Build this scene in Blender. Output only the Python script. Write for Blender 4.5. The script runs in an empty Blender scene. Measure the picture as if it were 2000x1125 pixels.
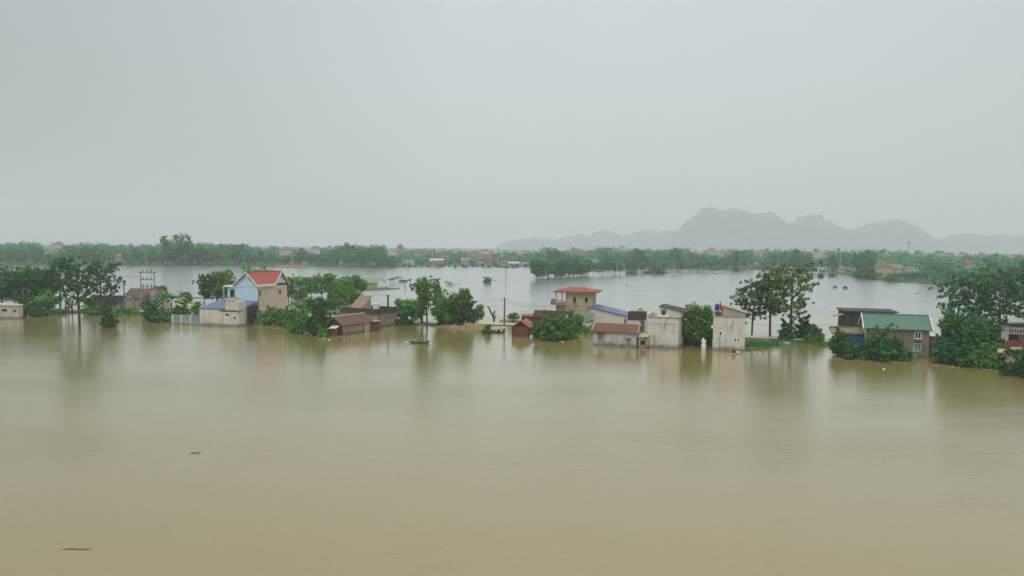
import bpy, math, random
import numpy as np
from mathutils import Matrix, Vector
R = math.radians
scene = bpy.context.scene

# ------------------------------------------------------------------ camera
CAM_H, F, PITCH, ROLL = 16.0, 1500.0, math.atan((562.5 - 481.2) / 1500.0), math.atan(0.0102)
cd = bpy.data.cameras.new("camera"); cam = bpy.data.objects.new("camera", cd)
scene.collection.objects.link(cam); scene.camera = cam
cd.sensor_width = 36.0; cd.lens = F / 2000.0 * 36.0; cd.clip_start = 0.5; cd.clip_end = 20000
RM = (Matrix.Rotation(math.pi / 2 - PITCH, 3, 'X') @ Matrix.Rotation(ROLL, 3, 'Z'))
cam.matrix_world = Matrix.Translation((0, 0, CAM_H)) @ RM.to_4x4()

# ------------------------------------------------------------------ sky, sun, exposure
SUN_EL, SUN_AZ = 62.0, 200.0      # degrees; azimuth clockwise from +Y
world = bpy.data.worlds.new("World"); scene.world = world; world.use_nodes = True
nt = world.node_tree; nt.nodes.clear()
wo = nt.nodes.new('ShaderNodeOutputWorld'); bg = nt.nodes.new('ShaderNodeBackground')
sky = nt.nodes.new('ShaderNodeTexSky'); sky.sky_type = 'NISHITA'; sky.sun_disc = False
sky.sun_elevation = R(SUN_EL); sky.sun_rotation = R(SUN_AZ); sky.dust_density = 5; sky.air_density = 1.5
tc = nt.nodes.new('ShaderNodeTexCoord'); sp = nt.nodes.new('ShaderNodeSeparateXYZ')
rp = nt.nodes.new('ShaderNodeValToRGB')
rp.color_ramp.interpolation = 'EASE'
els = rp.color_ramp.elements
SKY = [(0.0, (.665, .685, .69)), (0.10, (.655, .685, .70)), (0.30, (.67, .71, .75)), (0.5, (.95, .985, 1.02)), (1.0, (1.55, 1.56, 1.56))]
els[0].position = SKY[0][0]; els[0].color = (*SKY[0][1], 1)
els[1].position = SKY[-1][0]; els[1].color = (*SKY[-1][1], 1)
for p_, c_ in SKY[1:-1]:
    e = els.new(p_); e.color = (*c_, 1)
cn = nt.nodes.new('ShaderNodeTexNoise'); cn.inputs['Scale'].default_value = 1.6; cn.inputs['Detail'].default_value = 3
cm = nt.nodes.new('ShaderNodeMapRange'); cm.inputs[3].default_value = 8.9; cm.inputs[4].default_value = 10.7
vm = nt.nodes.new('ShaderNodeVectorMath'); vm.operation = 'SCALE'
mx = nt.nodes.new('ShaderNodeMix'); mx.data_type = 'RGBA'; mx.inputs[0].default_value = 0.94
L = nt.links.new
L(tc.outputs['Generated'], sp.inputs[0]); L(sp.outputs['Z'], rp.inputs[0])
L(tc.outputs['Generated'], cn.inputs['Vector']); L(cn.outputs[0], cm.inputs[0])
cl = nt.nodes.new('ShaderNodeValToRGB'); ce = cl.color_ramp.elements     # heavier cloud to the left
ce[0].position = .22; ce[0].color = (.66, .66, .66, 1); ce[1].position = .46; ce[1].color = (1, 1, 1, 1)
for p_, v_ in ((.62, 1.0), (.80, .93)):
    e = ce.new(p_); e.color = (v_, v_, v_, 1)
mo = nt.nodes.new('ShaderNodeMath'); mo.operation = 'MULTIPLY_ADD'; mo.inputs[1].default_value = .5; mo.inputs[2].default_value = .5
L(sp.outputs['X'], mo.inputs[0]); L(mo.outputs[0], cl.inputs[0])
mw = nt.nodes.new('ShaderNodeMath'); mw.operation = 'MULTIPLY'; L(cm.outputs[0], mw.inputs[0]); L(cl.outputs[0], mw.inputs[1])
L(rp.outputs[0], vm.inputs[0]); L(mw.outputs[0], vm.inputs['Scale'])
L(sky.outputs[0], mx.inputs[6]); L(vm.outputs[0], mx.inputs[7])
L(mx.outputs[2], bg.inputs[0]); bg.inputs[1].default_value = 0.1
L(bg.outputs[0], wo.inputs[0])
sd = bpy.data.lights.new("sun", 'SUN'); sun = bpy.data.objects.new("sun", sd); scene.collection.objects.link(sun)
sd.energy = 1.2; sd.angle = R(25); sd.color = (1, .97, .92)
az, el = R(SUN_AZ), R(SUN_EL)
sun.rotation_euler = Vector((math.sin(az) * math.cos(el), math.cos(az) * math.cos(el), math.sin(el))).to_track_quat('Z', 'Y').to_euler()
scene.view_settings.view_transform = 'Standard'; scene.view_settings.look = 'None'
scene.view_settings.exposure = 0.0; scene.view_settings.gamma = 1.0
try:
    scene.cycles.use_denoising = True
    scene.cycles.max_bounces = 6; scene.cycles.transparent_max_bounces = 6; scene.cycles.volume_bounces = 1
except Exception: pass
HAZE_DENSITY = 0.00035

# ------------------------------------------------------------------ photo <-> world (placement on real planes)
def ray(px, py):
    return RM @ Vector(((px - 1000) / F, -(py - 562.5) / F, -1.0))
def W(px, py, z=0.0):
    d = ray(px, py); t = (z - CAM_H) / d.z
    return Vector((0, 0, CAM_H)) + d * t
RMT = RM.transposed()
def proj(p):
    v = RMT @ (Vector(p) - Vector((0, 0, CAM_H)))
    return (1000 + F * v.x / -v.z, 562.5 - F * v.y / -v.z)
def solve(fn, target, lo, hi):
    flo = fn(lo) - target
    for _ in range(48):
        m = (lo + hi) / 2; fm = fn(m) - target
        if (fm > 0) == (flo > 0): lo, flo = m, fm
        else: hi = m
    return (lo + hi) / 2
def HZ(px): return 471.0 + 0.0102 * px
def zat(P, py):      # height above P whose image lies at row py
    return solve(lambda z: proj((P[0], P[1], z))[1], py, -5, 400)
def atD(px, D):      # point on the water at column px and distance D (along Y)
    return W(px, HZ(px) + 24000.0 / D)

# ------------------------------------------------------------------ materials
MATS = {}
def nd(t, ty, **kw):
    n = t.nodes.new(ty)
    for k, v in kw.items(): setattr(n, k, v)
    return n
def mat(name, col, rough=.8, kind=None, col2=None, scale=1.0, amt=.5, bump=0.0, spec=.3, streak=False, metal=0.0):
    """principled material whose colour varies between col and col2 by noise; optional patterns"""
    if name in MATS: return MATS[name]
    m = bpy.data.materials.new(name); m.use_nodes = True; t = m.node_tree
    b = t.nodes['Principled BSDF']; b.inputs['Roughness'].default_value = rough
    b.inputs['Specular IOR Level'].default_value = spec; b.inputs['Metallic'].default_value = metal
    co = nd(t, 'ShaderNodeTexCoord'); mp = nd(t, 'ShaderNodeMapping'); t.links.new(co.outputs['Object'], mp.inputs[0])
    n = nd(t, 'ShaderNodeTexNoise'); n.inputs['Scale'].default_value = scale; n.inputs['Detail'].default_value = 6
    n.inputs['Roughness'].default_value = .65
    t.links.new(mp.outputs[0], n.inputs['Vector'])
    cr = nd(t, 'ShaderNodeMapRange'); cr.inputs[1].default_value = .5 - amt * .35; cr.inputs[2].default_value = .5 + amt * .35
    cr.clamp = True
    t.links.new(n.outputs[0], cr.inputs[0])
    mix = nd(t, 'ShaderNodeMix', data_type='RGBA'); t.links.new(cr.outputs[0], mix.inputs[0])
    mix.inputs[6].default_value = (*col, 1); mix.inputs[7].default_value = (*(col2 or [c * .7 for c in col]), 1)
    out = mix.outputs[2]; hsrc = n.outputs[0]
    if streak:       # rain streaks and mould running down the wall: stretched noise in z
        m2 = nd(t, 'ShaderNodeMapping'); m2.inputs['Scale'].default_value = (1.5, 1.5, .33)
        t.links.new(co.outputs['Object'], m2.inputs[0])
        n2 = nd(t, 'ShaderNodeTexNoise'); n2.inputs['Scale'].default_value = 1.1; n2.inputs['Detail'].default_value = 7; n2.inputs['Distortion'].default_value = .5
        t.links.new(m2.outputs[0], n2.inputs['Vector'])
        c2 = nd(t, 'ShaderNodeMapRange'); c2.inputs[1].default_value = .54; c2.inputs[2].default_value = .74
        c2.inputs[4].default_value = streak if isinstance(streak, float) else .6
        t.links.new(n2.outputs[0], c2.inputs[0])
        mb_ = nd(t, 'ShaderNodeMix', data_type='RGBA'); t.links.new(c2.outputs[0], mb_.inputs[0])
        t.links.new(out, mb_.inputs[6]); mb_.inputs[7].default_value = (.045, .042, .032, 1); out = mb_.outputs[2]
    if streak:       # tide mark: the wall is wet and muddy just above the flood
        sx = nd(t, 'ShaderNodeSeparateXYZ'); t.links.new(co.outputs['Object'], sx.inputs[0])
        zz = nd(t, 'ShaderNodeMath', operation='MULTIPLY_ADD'); zz.inputs[1].default_value = -.9
        t.links.new(n.outputs[0], zz.inputs[0]); t.links.new(sx.outputs['Z'], zz.inputs[2])
        zr_ = nd(t, 'ShaderNodeMapRange'); zr_.inputs[1].default_value = -.30; zr_.inputs[2].default_value = .25; zr_.inputs[3].default_value = .75; zr_.inputs[4].default_value = 0
        t.links.new(zz.outputs[0], zr_.inputs[0])
        wmx = nd(t, 'ShaderNodeMix', data_type='RGBA'); t.links.new(zr_.outputs[0], wmx.inputs[0]); t.links.new(out, wmx.inputs[6]); wmx.inputs[7].default_value = (.10, .085, .05, 1); out = wmx.outputs[2]
    if kind in ('tile', 'corr', 'brick'):
        if kind == 'brick':
            w = nd(t, 'ShaderNodeTexBrick'); w.inputs['Scale'].default_value = 3.0
            w.inputs['Color1'].default_value = (1, 1, 1, 1); w.inputs['Color2'].default_value = (.75, .7, .65, 1)
            w.inputs['Mortar'].default_value = (.5, .5, .5, 1); w.inputs['Mortar Size'].default_value = .012
            m3 = nd(t, 'ShaderNodeMapping'); m3.inputs['Rotation'].default_value = (math.pi / 2, 0, 0)
            t.links.new(co.outputs['Object'], m3.inputs[0]); t.links.new(m3.outputs[0], w.inputs[0]); wf = w.outputs[0]
        else:
            w = nd(t, 'ShaderNodeTexWave'); w.wave_type = 'BANDS'; w.bands_direction = 'X' if kind == 'tile' else 'X'
            w.inputs['Scale'].default_value = 1.6 if kind == 'tile' else 1.2; w.inputs['Distortion'].default_value = .4
            w.inputs['Detail'].default_value = 1
            t.links.new(co.outputs['Object'], w.inputs[0]); wf = w.outputs[0]
            w2 = nd(t, 'ShaderNodeTexWave'); w2.wave_type = 'BANDS'; w2.bands_direction = 'Y'
            w2.inputs['Scale'].default_value = 1.3 if kind == 'tile' else 1.2; w2.inputs['Distortion'].default_value = .5
            t.links.new(co.outputs['Object'], w2.inputs[0])
            ad = nd(t, 'ShaderNodeMath', operation='ADD'); t.links.new(wf, ad.inputs[0]); t.links.new(w2.outputs[0], ad.inputs[1]); wf = ad.outputs[0]
        mr = nd(t, 'ShaderNodeMapRange'); mr.inputs[2].default_value = 1 if kind == 'brick' else 2
        mr.inputs[3].default_value = .72; mr.inputs[4].default_value = 1.12
        t.links.new(wf, mr.inputs[0])
        mm = nd(t, 'ShaderNodeVectorMath', operation='SCALE'); t.links.new(out, mm.inputs[0]); t.links.new(mr.outputs[0], mm.inputs['Scale'])
        out = mm.outputs[0]; hsrc = wf
    t.links.new(out, b.inputs['Base Color'])
    if bump:
        bp = nd(t, 'ShaderNodeBump'); bp.inputs['Strength'].default_value = bump; bp.inputs['Distance'].default_value = .05
        t.links.new(hsrc, bp.inputs['Height']); t.links.new(bp.outputs[0], b.inputs['Normal'])
    MATS[name] = m; return m

def leafmat(name, a, b_, c_=None, rnd=.25):
    """leaves: young and old leaf colours mixed clump by clump, a little light passes through"""
    m = bpy.data.materials.new(name); m.use_nodes = True; t = m.node_tree; b = t.nodes['Principled BSDF']
    b.inputs['Roughness'].default_value = .65; b.inputs['Specular IOR Level'].default_value = .12
    co = nd(t, 'ShaderNodeTexCoord'); oi = nd(t, 'ShaderNodeObjectInfo')
    n = nd(t, 'ShaderNodeTexNoise'); n.inputs['Scale'].default_value = .55; n.inputs['Detail'].default_value = 3
    t.links.new(co.outputs['Object'], n.inputs['Vector'])
    g = nd(t, 'ShaderNodeTexWhiteNoise'); ge = nd(t, 'ShaderNodeNewGeometry')
    t.links.new(ge.outputs['Random Per Island'], g.inputs['Vector'])
    ad = nd(t, 'ShaderNodeMath', operation='MULTIPLY_ADD'); ad.inputs[1].default_value = .7
    t.links.new(g.outputs[0], ad.inputs[0]); t.links.new(n.outputs[0], ad.inputs[2])
    mr = nd(t, 'ShaderNodeMapRange'); mr.inputs[1].default_value = .5; mr.inputs[2].default_value = 1.15
    t.links.new(ad.outputs[0], mr.inputs[0])
    mix = nd(t, 'ShaderNodeMix', data_type='RGBA'); t.links.new(mr.outputs[0], mix.inputs[0])
    mix.inputs[6].default_value = (*a, 1); mix.inputs[7].default_value = (*b_, 1)
    hs = nd(t, 'ShaderNodeHueSaturation')
    r1 = nd(t, 'ShaderNodeMapRange'); r1.inputs[3].default_value = 1 - rnd; r1.inputs[4].default_value = 1 + rnd
    t.links.new(oi.outputs['Random'], r1.inputs[0]); t.links.new(r1.outputs[0], hs.inputs['Value'])
    r2 = nd(t, 'ShaderNodeMapRange'); r2.inputs[3].default_value = .478; r2.inputs[4].default_value = .515
    t.links.new(oi.outputs['Random'], r2.inputs[0]); t.links.new(r2.outputs[0], hs.inputs['Hue'])
    t.links.new(mix.outputs[2], hs.inputs['Color']); t.links.new(hs.outputs[0], b.inputs['Base Color'])
    tr = nd(t, 'ShaderNodeBsdfTranslucent'); t.links.new(hs.outputs[0], tr.inputs[0])
    ms = nd(t, 'ShaderNodeMixShader'); ms.inputs[0].default_value = .25
    t.links.new(b.outputs[0], ms.inputs[1]); t.links.new(tr.outputs[0], ms.inputs[2])
    t.links.new(ms.outputs[0], t.nodes['Material Output'].inputs[0])
    MATS[name] = m; return m

LEAF_DARK = leafmat('leaf_dark', (.010, .074, .034), (.075, .240, .060))
LEAF_MID = leafmat('leaf_mid', (.022, .130, .034), (.165, .385, .060))
LEAF_LIGHT = leafmat('leaf_light', (.080, .200, .040), (.170, .310, .060))
LEAF_FAR = leafmat('leaf_far', (.014, .170, .085), (.085, .280, .090), rnd=.42)
LEAF_DRY = leafmat('leaf_dry', (.26, .18, .08), (.42, .33, .17))
STRAW = leafmat('straw', (.58, .46, .25), (.74, .62, .38))
BARK = mat('bark', (.06, .05, .04), .9, col2=(.11, .10, .08), scale=3)
CONC = mat('concrete', (.55, .53, .46), .9, col2=(.42, .40, .34), scale=.8, streak=.4, bump=.3)
CONC_PALE = mat('concrete_pale', (.66, .645, .58), .9, col2=(.54, .52, .46), scale=.7, streak=.5, bump=.3)
CONC_OLD = mat('concrete_old', (.46, .41, .30), .95, col2=(.22, .19, .135), scale=.8, amt=.7, streak=.8, bump=.4)
CONC_DARK = mat('concrete_dark', (.09, .085, .07), .95, col2=(.045, .043, .036), scale=1.2, amt=.7, bump=.4)
MOSSY = mat('mossy_wall', (.07, .075, .055), .95, col2=(.03, .035, .028), scale=1.0, amt=.7, bump=.4)
WHITEWASH = mat('whitewash', (.62, .62, .60), .9, col2=(.30, .30, .29), scale=.55, amt=.75, streak=.5, bump=.3)
CREAM = mat('cream_wall', (.66, .55, .42), .85, col2=(.58, .48, .36), scale=.5, streak=.22)
CREAM_OLD = mat('old_cream_wall', (.52, .46, .32), .9, col2=(.36, .31, .21), scale=.6, amt=.6, streak=.55)
PINKISH = mat('pale_pink_wall', (.61, .575, .51), .9, col2=(.52, .485, .42), scale=.6, streak=.25)
BLUE = mat('light_blue_paint', (.53, .70, .77), .7, col2=(.47, .64, .72), scale=.4, streak=.10)
BLUE_DEEP = mat('blue_paint', (.03, .09, .20), .7, col2=(.05, .12, .24), scale=.8)
WHITE = mat('white_paint', (.78, .80, .79), .6, col2=(.70, .72, .71), scale=1)
GLASS = mat('dark_glass', (.012, .018, .022), .15, col2=(.02, .028, .032), scale=2, spec=.5)
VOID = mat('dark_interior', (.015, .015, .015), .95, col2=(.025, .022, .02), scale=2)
TILE_RED = mat('red_tile', (.44, .125, .078), .85, 'tile', (.29, .10, .075), 1.3, .9, bump=.5)
TILE_OLD = mat('weathered_tile', (.235, .110, .070), .9, 'tile', (.11, .075, .055), .9, .8, bump=.6)
TILE_ORANGE = mat('orange_tile', (.40, .15, .06), .9, 'tile', (.24, .11, .06), 1.1, .8, bump=.6)
TILE_DARK = mat('sooty_tile', (.055, .035, .030), .95, 'tile', (.09, .05, .04), 1.1, .8, bump=.6)
SHEET_BLUE = mat('blue_sheet', (.080, .130, .26), .6, 'corr', (.16, .21, .31), .8, .8, bump=.3)
SHEET_GREEN = mat('green_sheet', (.060, .165, .118), .6, 'corr', (.11, .21, .15), .7, .8, bump=.3)
SHEET_TEAL = mat('teal_sheet', (.06, .22, .20), .5, 'corr', (.08, .25, .23), .5, bump=.3)
SHEET_OLIVE = mat('olive_sheet', (.22, .28, .17), .6, 'corr', (.25, .31, .20), .4, bump=.3)
SHEET_GREY = mat('grey_sheet', (.42, .40, .37), .6, 'corr', (.26, .23, .20), .8, bump=.3)
BRICK = mat('red_brick', (.19, .065, .05), .9, 'brick', (.11, .05, .04), 1.2, .6)
BRICK_GREY = mat('grey_brown_brick', (.25, .21, .155), .9, 'brick', (.14, .12, .085), .8, .6, streak=.4)
TARP = mat('black_tarp', (.022, .025, .032), .8, col2=(.035, .038, .045), scale=2, bump=.4)
POLE = mat('pole_concrete', (.17, .16, .14), .9, scale=2)
STEEL = mat('galvanised_steel', (.25, .27, .28), .5, scale=2)
PLASTIC_BLUE = mat('blue_plastic', (.03, .09, .33), .4, scale=2)
WOOD = mat('weathered_wood', (.12, .09, .06), .9, scale=3)
WOOD_DK = mat('dark_wet_wood', (.02, .018, .014), .6, scale=3)
GRASS = mat('grass', (.055, .10, .035), .95, col2=(.13, .13, .06), scale=1.5, amt=.8, bump=.6)
EARTH = mat('earth', (.20, .16, .10), .95, col2=(.13, .13, .06), scale=.35, amt=.8, bump=.5)
ROAD = mat('road_dust', (.55, .50, .42), .95, col2=(.42, .38, .30), scale=.6, amt=.7)
TEALPAINT = mat('teal_paint', (.03, .28, .42), .6, scale=2, col2=(.05, .36, .50))

# ------------------------------------------------------------------ mesh building
COL = scene.collection
SPLIT = {'gable', 'buttress', 'fascia', 'window_hood', 'bargeboard', 'gable_vent', 'post', 'window_sill', 'finial', 'end_coping', 'rubble', 'crossbar'}
class MB:
    def __init__(s): s.v = []; s.f = []
    def add(s, vs, fs):
        o = len(s.v); s.v += [tuple(p) for p in vs]; s.f += [tuple(i + o for i in q) for q in fs]; return s
    def box(s, x0, x1, y0, y1, z0, z1):
        return s.add([(x0, y0, z0), (x1, y0, z0), (x1, y1, z0), (x0, y1, z0), (x0, y0, z1), (x1, y0, z1), (x1, y1, z1), (x0, y1, z1)],
                     [(0, 3, 2, 1), (4, 5, 6, 7), (0, 1, 5, 4), (1, 2, 6, 5), (2, 3, 7, 6), (3, 0, 4, 7)])
    def slab(s, pts, t):     # polygon (top surface) given thickness t downwards
        n = len(pts); top = [tuple(p) for p in pts]; bot = [(p[0], p[1], p[2] - t) for p in pts]
        return s.add(top + bot, [tuple(range(n)), tuple(range(2 * n - 1, n - 1, -1))] + [(i, i + n, (i + 1) % n + n, (i + 1) % n) for i in range(n)])
    def tube(s, p0, p1, r0, r1=None, n=6, caps=True):
        p0, p1 = Vector(p0), Vector(p1); r1 = r0 if r1 is None else r1
        d = (p1 - p0).normalized() if (p1 - p0).length > 1e-6 else Vector((0, 0, 1))
        a = d.orthogonal().normalized(); b = d.cross(a)
        vs = []
        for p, r in ((p0, r0), (p1, r1)):
            for i in range(n):
                t = 2 * math.pi * i / n; vs.append(p + a * math.cos(t) * r + b * math.sin(t) * r)
        fs = [(i, (i + 1) % n, (i + 1) % n + n, i + n) for i in range(n)]
        if caps: fs += [tuple(range(n - 1, -1, -1)), tuple(range(n, 2 * n))]
        return s.add(vs, fs)
    def path(s, pts, radii, n=6):
        for i in range(len(pts) - 1): s.tube(pts[i], pts[i + 1], radii[i], radii[i + 1], n)
        return s
    def lathe(s, c, prof, n=12):
        vs = []; fs = []
        for r, z in prof:
            for i in range(n):
                t = 2 * math.pi * i / n; vs.append((c[0] + r * math.cos(t), c[1] + r * math.sin(t), c[2] + z))
        for k in range(len(prof) - 1):
            for i in range(n): fs.append((k * n + i, k * n + (i + 1) % n, (k + 1) * n + (i + 1) % n, (k + 1) * n + i))
        fs += [tuple(range(n - 1, -1, -1)), tuple(range((len(prof) - 1) * n, len(prof) * n))]
        return s.add(vs, fs)
    def pieces(s):
        par = list(range(len(s.v)))
        def fd(i):
            while par[i] != i: par[i] = par[par[i]]; i = par[i]
            return i
        for q in s.f:
            for i in q[1:]: par[fd(i)] = fd(q[0])
        gr = {}
        for q in s.f: gr.setdefault(fd(q[0]), []).append(q)
        out = []
        for fs in gr.values():
            ids = sorted({i for q in fs for i in q}); mp = {i: k for k, i in enumerate(ids)}
            b = MB(); b.v = [s.v[i] for i in ids]; b.f = [tuple(mp[i] for i in q) for q in fs]; out.append(b)
        return out
    def build(s, name, m, parent=None, smooth=False, label=None, one=False):
        if name in SPLIT and parent and not one:
            ps = s.pieces()
            if len(ps) > 1: return [p.build(name, m, parent, smooth, label, True) for p in ps][0]
        me = bpy.data.meshes.new(name); me.from_pydata(s.v, [], s.f); me.validate(); me.update()
        if smooth: me.polygons.foreach_set('use_smooth', [True] * len(me.polygons))
        me.materials.append(m)
        o = bpy.data.objects.new(name, me); COL.objects.link(o)
        if parent: o.parent = parent
        if label: o['label'] = label
        return o
def tag(o, label=None, cat=None, group=None, kind=None):
    if label: o['label'] = label
    if cat: o['category'] = cat
    if group: o['group'] = group
    if kind: o['kind'] = kind
    return o
def empty(name, loc, rz=0, label=None, cat=None, group=None):
    o = bpy.data.objects.new(name, None); o.empty_display_size = .5; COL.objects.link(o)
    o.location = loc; o.rotation_euler = (0, 0, rz); tag(o, label, cat, group); return o
def struct(name, mb, m):
    o = mb.build(name, m); o['kind'] = 'structure'; return o
def np_quads(name, V, m, parent=None, extra=None):
    nq = len(V) // 4
    me = bpy.data.meshes.new(name)
    me.vertices.add(len(V)); me.vertices.foreach_set('co', np.asarray(V, dtype=np.float32).ravel())
    me.loops.add(nq * 4); me.loops.foreach_set('vertex_index', np.arange(nq * 4, dtype=np.int32))
    me.polygons.add(nq); me.polygons.foreach_set('loop_start', np.arange(0, nq * 4, 4, dtype=np.int32))
    me.update(calc_edges=True); me.materials.append(m)
    o = bpy.data.objects.new(name, me); COL.objects.link(o)
    if parent: o.parent = parent
    return o

# ------------------------------------------------------------------ foliage
def leaf_quads(rng, C, Rr, per, size, squash=.75, asp=.55, up=.45, ball=True):
    C = np.asarray(C, float); Rr = np.asarray(Rr, float); N = len(C)
    c = np.repeat(C, per, 0); r = np.repeat(Rr, per)
    d = rng.normal(size=(N * per, 3)); d /= np.linalg.norm(d, axis=1)[:, None]
    rad = rng.random(N * per) ** .45
    off = d * (rad * r)[:, None]; off[:, 2] *= squash
    p = c + off
    g = p - p.mean(0); g[:, 2] -= g[:, 2].min() * .3; g /= (np.linalg.norm(g, axis=1)[:, None] + 1e-6)
    n = d * .6 + (g * .35 if ball else 0) + rng.normal(size=d.shape) * .36; n[:, 2] += up * .6; n /= np.linalg.norm(n, axis=1)[:, None]
    t = np.cross(n, rng.normal(size=n.shape)); t /= (np.linalg.norm(t, axis=1)[:, None] + 1e-9)
    b = np.cross(n, t)
    a = size * (.5 + 1.1 * rng.random(N * per) ** 1.6); bb = a * asp
    V = np.empty((N * per, 4, 3))
    droop = np.zeros_like(p); droop[:, 2] = -a * .25
    V[:, 0] = p + t * a[:, None] + droop; V[:, 1] = p + b * bb[:, None]; V[:, 2] = p - t * a[:, None] + droop; V[:, 3] = p - b * bb[:, None]
    return V.reshape(-1, 3)

def lobes_to_clumps(rng, lobes, n, rc, shell=.5):
    """n clump centres spread through the lobes (cx,cy,cz,rx,ry,rz)"""
    lobes = np.asarray(lobes, float); vol = lobes[:, 3] * lobes[:, 4] * lobes[:, 5]; pr = vol ** .8; pr /= pr.sum()
    k = rng.choice(len(lobes), n, p=pr)
    d = rng.normal(size=(n, 3)); d /= np.linalg.norm(d, axis=1)[:, None]
    rad = shell + (1 - shell) * rng.random(n)
    P = lobes[k, :3] + d * rad[:, None] * lobes[k, 3:6]
    return P, rc * (.7 + .6 * rng.random(n))

def tree_mesh(seed, h, w, kind):
    """returns (crown verts, trunk MB). kind: airy, dense, bush, far"""
    rng = np.random.default_rng(seed); tr = MB(); r = w / 2
    if kind == 'airy':
        tr0 = max(.09, h * .014)
        lean = rng.normal(size=2) * h * .015
        pts = [Vector((0, 0, -2)), Vector((lean[0] * .3, lean[1] * .3, h * .3)), Vector((lean[0], lean[1], h * .6)), Vector((lean[0] * 1.4, lean[1] * 1.4, h * .93))]
        tr.path(pts, [tr0 * 1.4, tr0 * 1.1, tr0 * .7, tr0 * .2], 7)
        P = []; Rc = []
        nb = int(12 + h * .7)
        for i in range(nb):
            f = .30 + .62 * (i + rng.random()) / nb
            ang = i * 2.4 + rng.random() * 1.2
            reach = r * (1.0 - .36 * abs(f - .60) / .4) * (.5 + .6 * rng.random())
            base = Vector((lean[0] * f * 1.4, lean[1] * f * 1.4, h * f * .88))
            tip = base + Vector((math.cos(ang) * reach, math.sin(ang) * reach, reach * (.35 + .65 * rng.random())))
            tip.z = min(tip.z, h * rng.uniform(.88, .99))
            midp = base.lerp(tip, .5) + Vector((0, 0, reach * .06))
            tr.path([base, midp, tip], [tr0 * .42, tr0 * .26, tr0 * .09], 4)
            m = int(5 + reach * 2.3)
            for k in range(m):
                g = .4 + .6 * (k + rng.random()) / m
                q = base.lerp(tip, g) + Vector(rng.normal(size=3) * np.array([.55, .55, .5]) * (reach * .26 + .3))
                P.append(q); Rc.append(.24 + .30 * rng.random() ** 1.5)
                tr.tube(base.lerp(tip, g * .9), q, tr0 * .1, tr0 * .05, 3, False)
        P += [Vector(rng.normal(size=3) * np.array([r * .28, r * .28, h * .04]) + np.array([lean[0] * 1.4, lean[1] * 1.4, h * .93])) for _ in range(9)]
        Rc += [.4] * 9
        return leaf_quads(rng, P, Rc, 24, .17, .8, .6), tr
    if kind == 'dense':
        tr0 = max(.1, h * .018); zc = h * .53
        tr.path([Vector((0, 0, -2)), Vector((.05, 0, h * .3)), Vector((-.1, .1, h * .62))], [tr0 * 1.5, tr0 * 1.1, tr0 * .5], 7)
        lobes = [(0, 0, zc, r * .62, r * .62, h * .38)]
        for i in range(12):
            a = i * 2.4 + rng.random(); e = rng.uniform(-.95, .95)
            lobes.append((math.cos(a) * r * .55 * math.sqrt(1 - .5 * e * e), math.sin(a) * r * .55 * math.sqrt(1 - .5 * e * e), zc + e * h * .32, r * rng.uniform(.3, .45), r * rng.uniform(.3, .45), h * rng.uniform(.11, .17)))
        for l in lobes[1:]:
            tr.path([Vector((0, 0, h * .35)), Vector((l[0] * .5, l[1] * .5, (h * .4 + l[2]) / 2)), Vector(l[:3])], [tr0 * .5, tr0 * .35, tr0 * .12], 4)
        n = int(110 + 16 * w * h / 8)
        P, Rc = lobes_to_clumps(rng, lobes, n, .60, .5)
        return leaf_quads(rng, P, Rc, 26, .19, .8, .6), tr
    if kind == 'bush':
        tr0 = .05
        lobes = []
        for i in range(8):
            a = i * 2.4 + rng.random(); q = rng.random() ** .5 * r * .68; hh = h * rng.uniform(.5, 1.0) * (1 - .35 * (q / r))
            lobes.append((math.cos(a) * q, math.sin(a) * q, hh * .5, r * rng.uniform(.28, .5), r * rng.uniform(.28, .5), hh * .5))
        lobes.append((0, 0, h * .5, r * .45, r * .45, h * .5))
        for l in lobes:
            tr.path([Vector((l[0] * .2, l[1] * .2, -.8)), Vector((l[0] * .6, l[1] * .6, l[2] * .6)), Vector((l[0], l[1], l[2] + l[5] * .6))], [tr0, tr0 * .8, tr0 * .3], 4)
        n = int(60 + 18 * w * h / 4)
        P, Rc = lobes_to_clumps(rng, lobes, n, .42, .5)
        P[:, 2] = np.maximum(P[:, 2], .12)
        for i in range(int(5 + w)):
            a = rng.random() * 6.28; q = r * rng.uniform(.2, .9); z0 = h * rng.uniform(.4, .8)
            tp = np.array([math.cos(a) * q * 1.15, math.sin(a) * q * 1.15, min(z0 + h * rng.uniform(.15, .4), h * 1.08)])
            for g in (.6, .8, 1.0): P = np.vstack([P, [[tp[0] * g, tp[1] * g, z0 + (tp[2] - z0) * g]]]); Rc = np.append(Rc, .2 + .1 * rng.random())
        return leaf_quads(rng, P, Rc, 26, .16, .85, .6), tr
    # far trees: unit sized (h = 1, w = 1), scaled by the object
    tr.path([Vector((0, 0, -.05)), Vector((.01, 0, .35)), Vector((0, .01, .7))], [.03, .022, .01], 5)
    lobes = [(0, 0, .55, .3, .3, .36)]
    lo = {'far_round': 0, 'far_tall': 1, 'far_low': 2}[kind]
    for i in range(10):
        a = i * 2.4 + rng.random(); e = rng.uniform(-1, 1)
        rr = .34 * math.sqrt(1 - .55 * e * e) * (1, .75, 1.1)[lo]
        lobes.append((math.cos(a) * rr, math.sin(a) * rr, .55 + e * .34, rng.uniform(.12, .24), rng.uniform(.12, .24), rng.uniform(.08, .14)))
    P, Rc = lobes_to_clumps(rng, lobes, 85, .085, .55)
    if lo != 1: P[:, 2] = np.maximum(P[:, 2], .05)
    return leaf_quads(rng, P, Rc, 13, .045, .9, .7), tr

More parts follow.
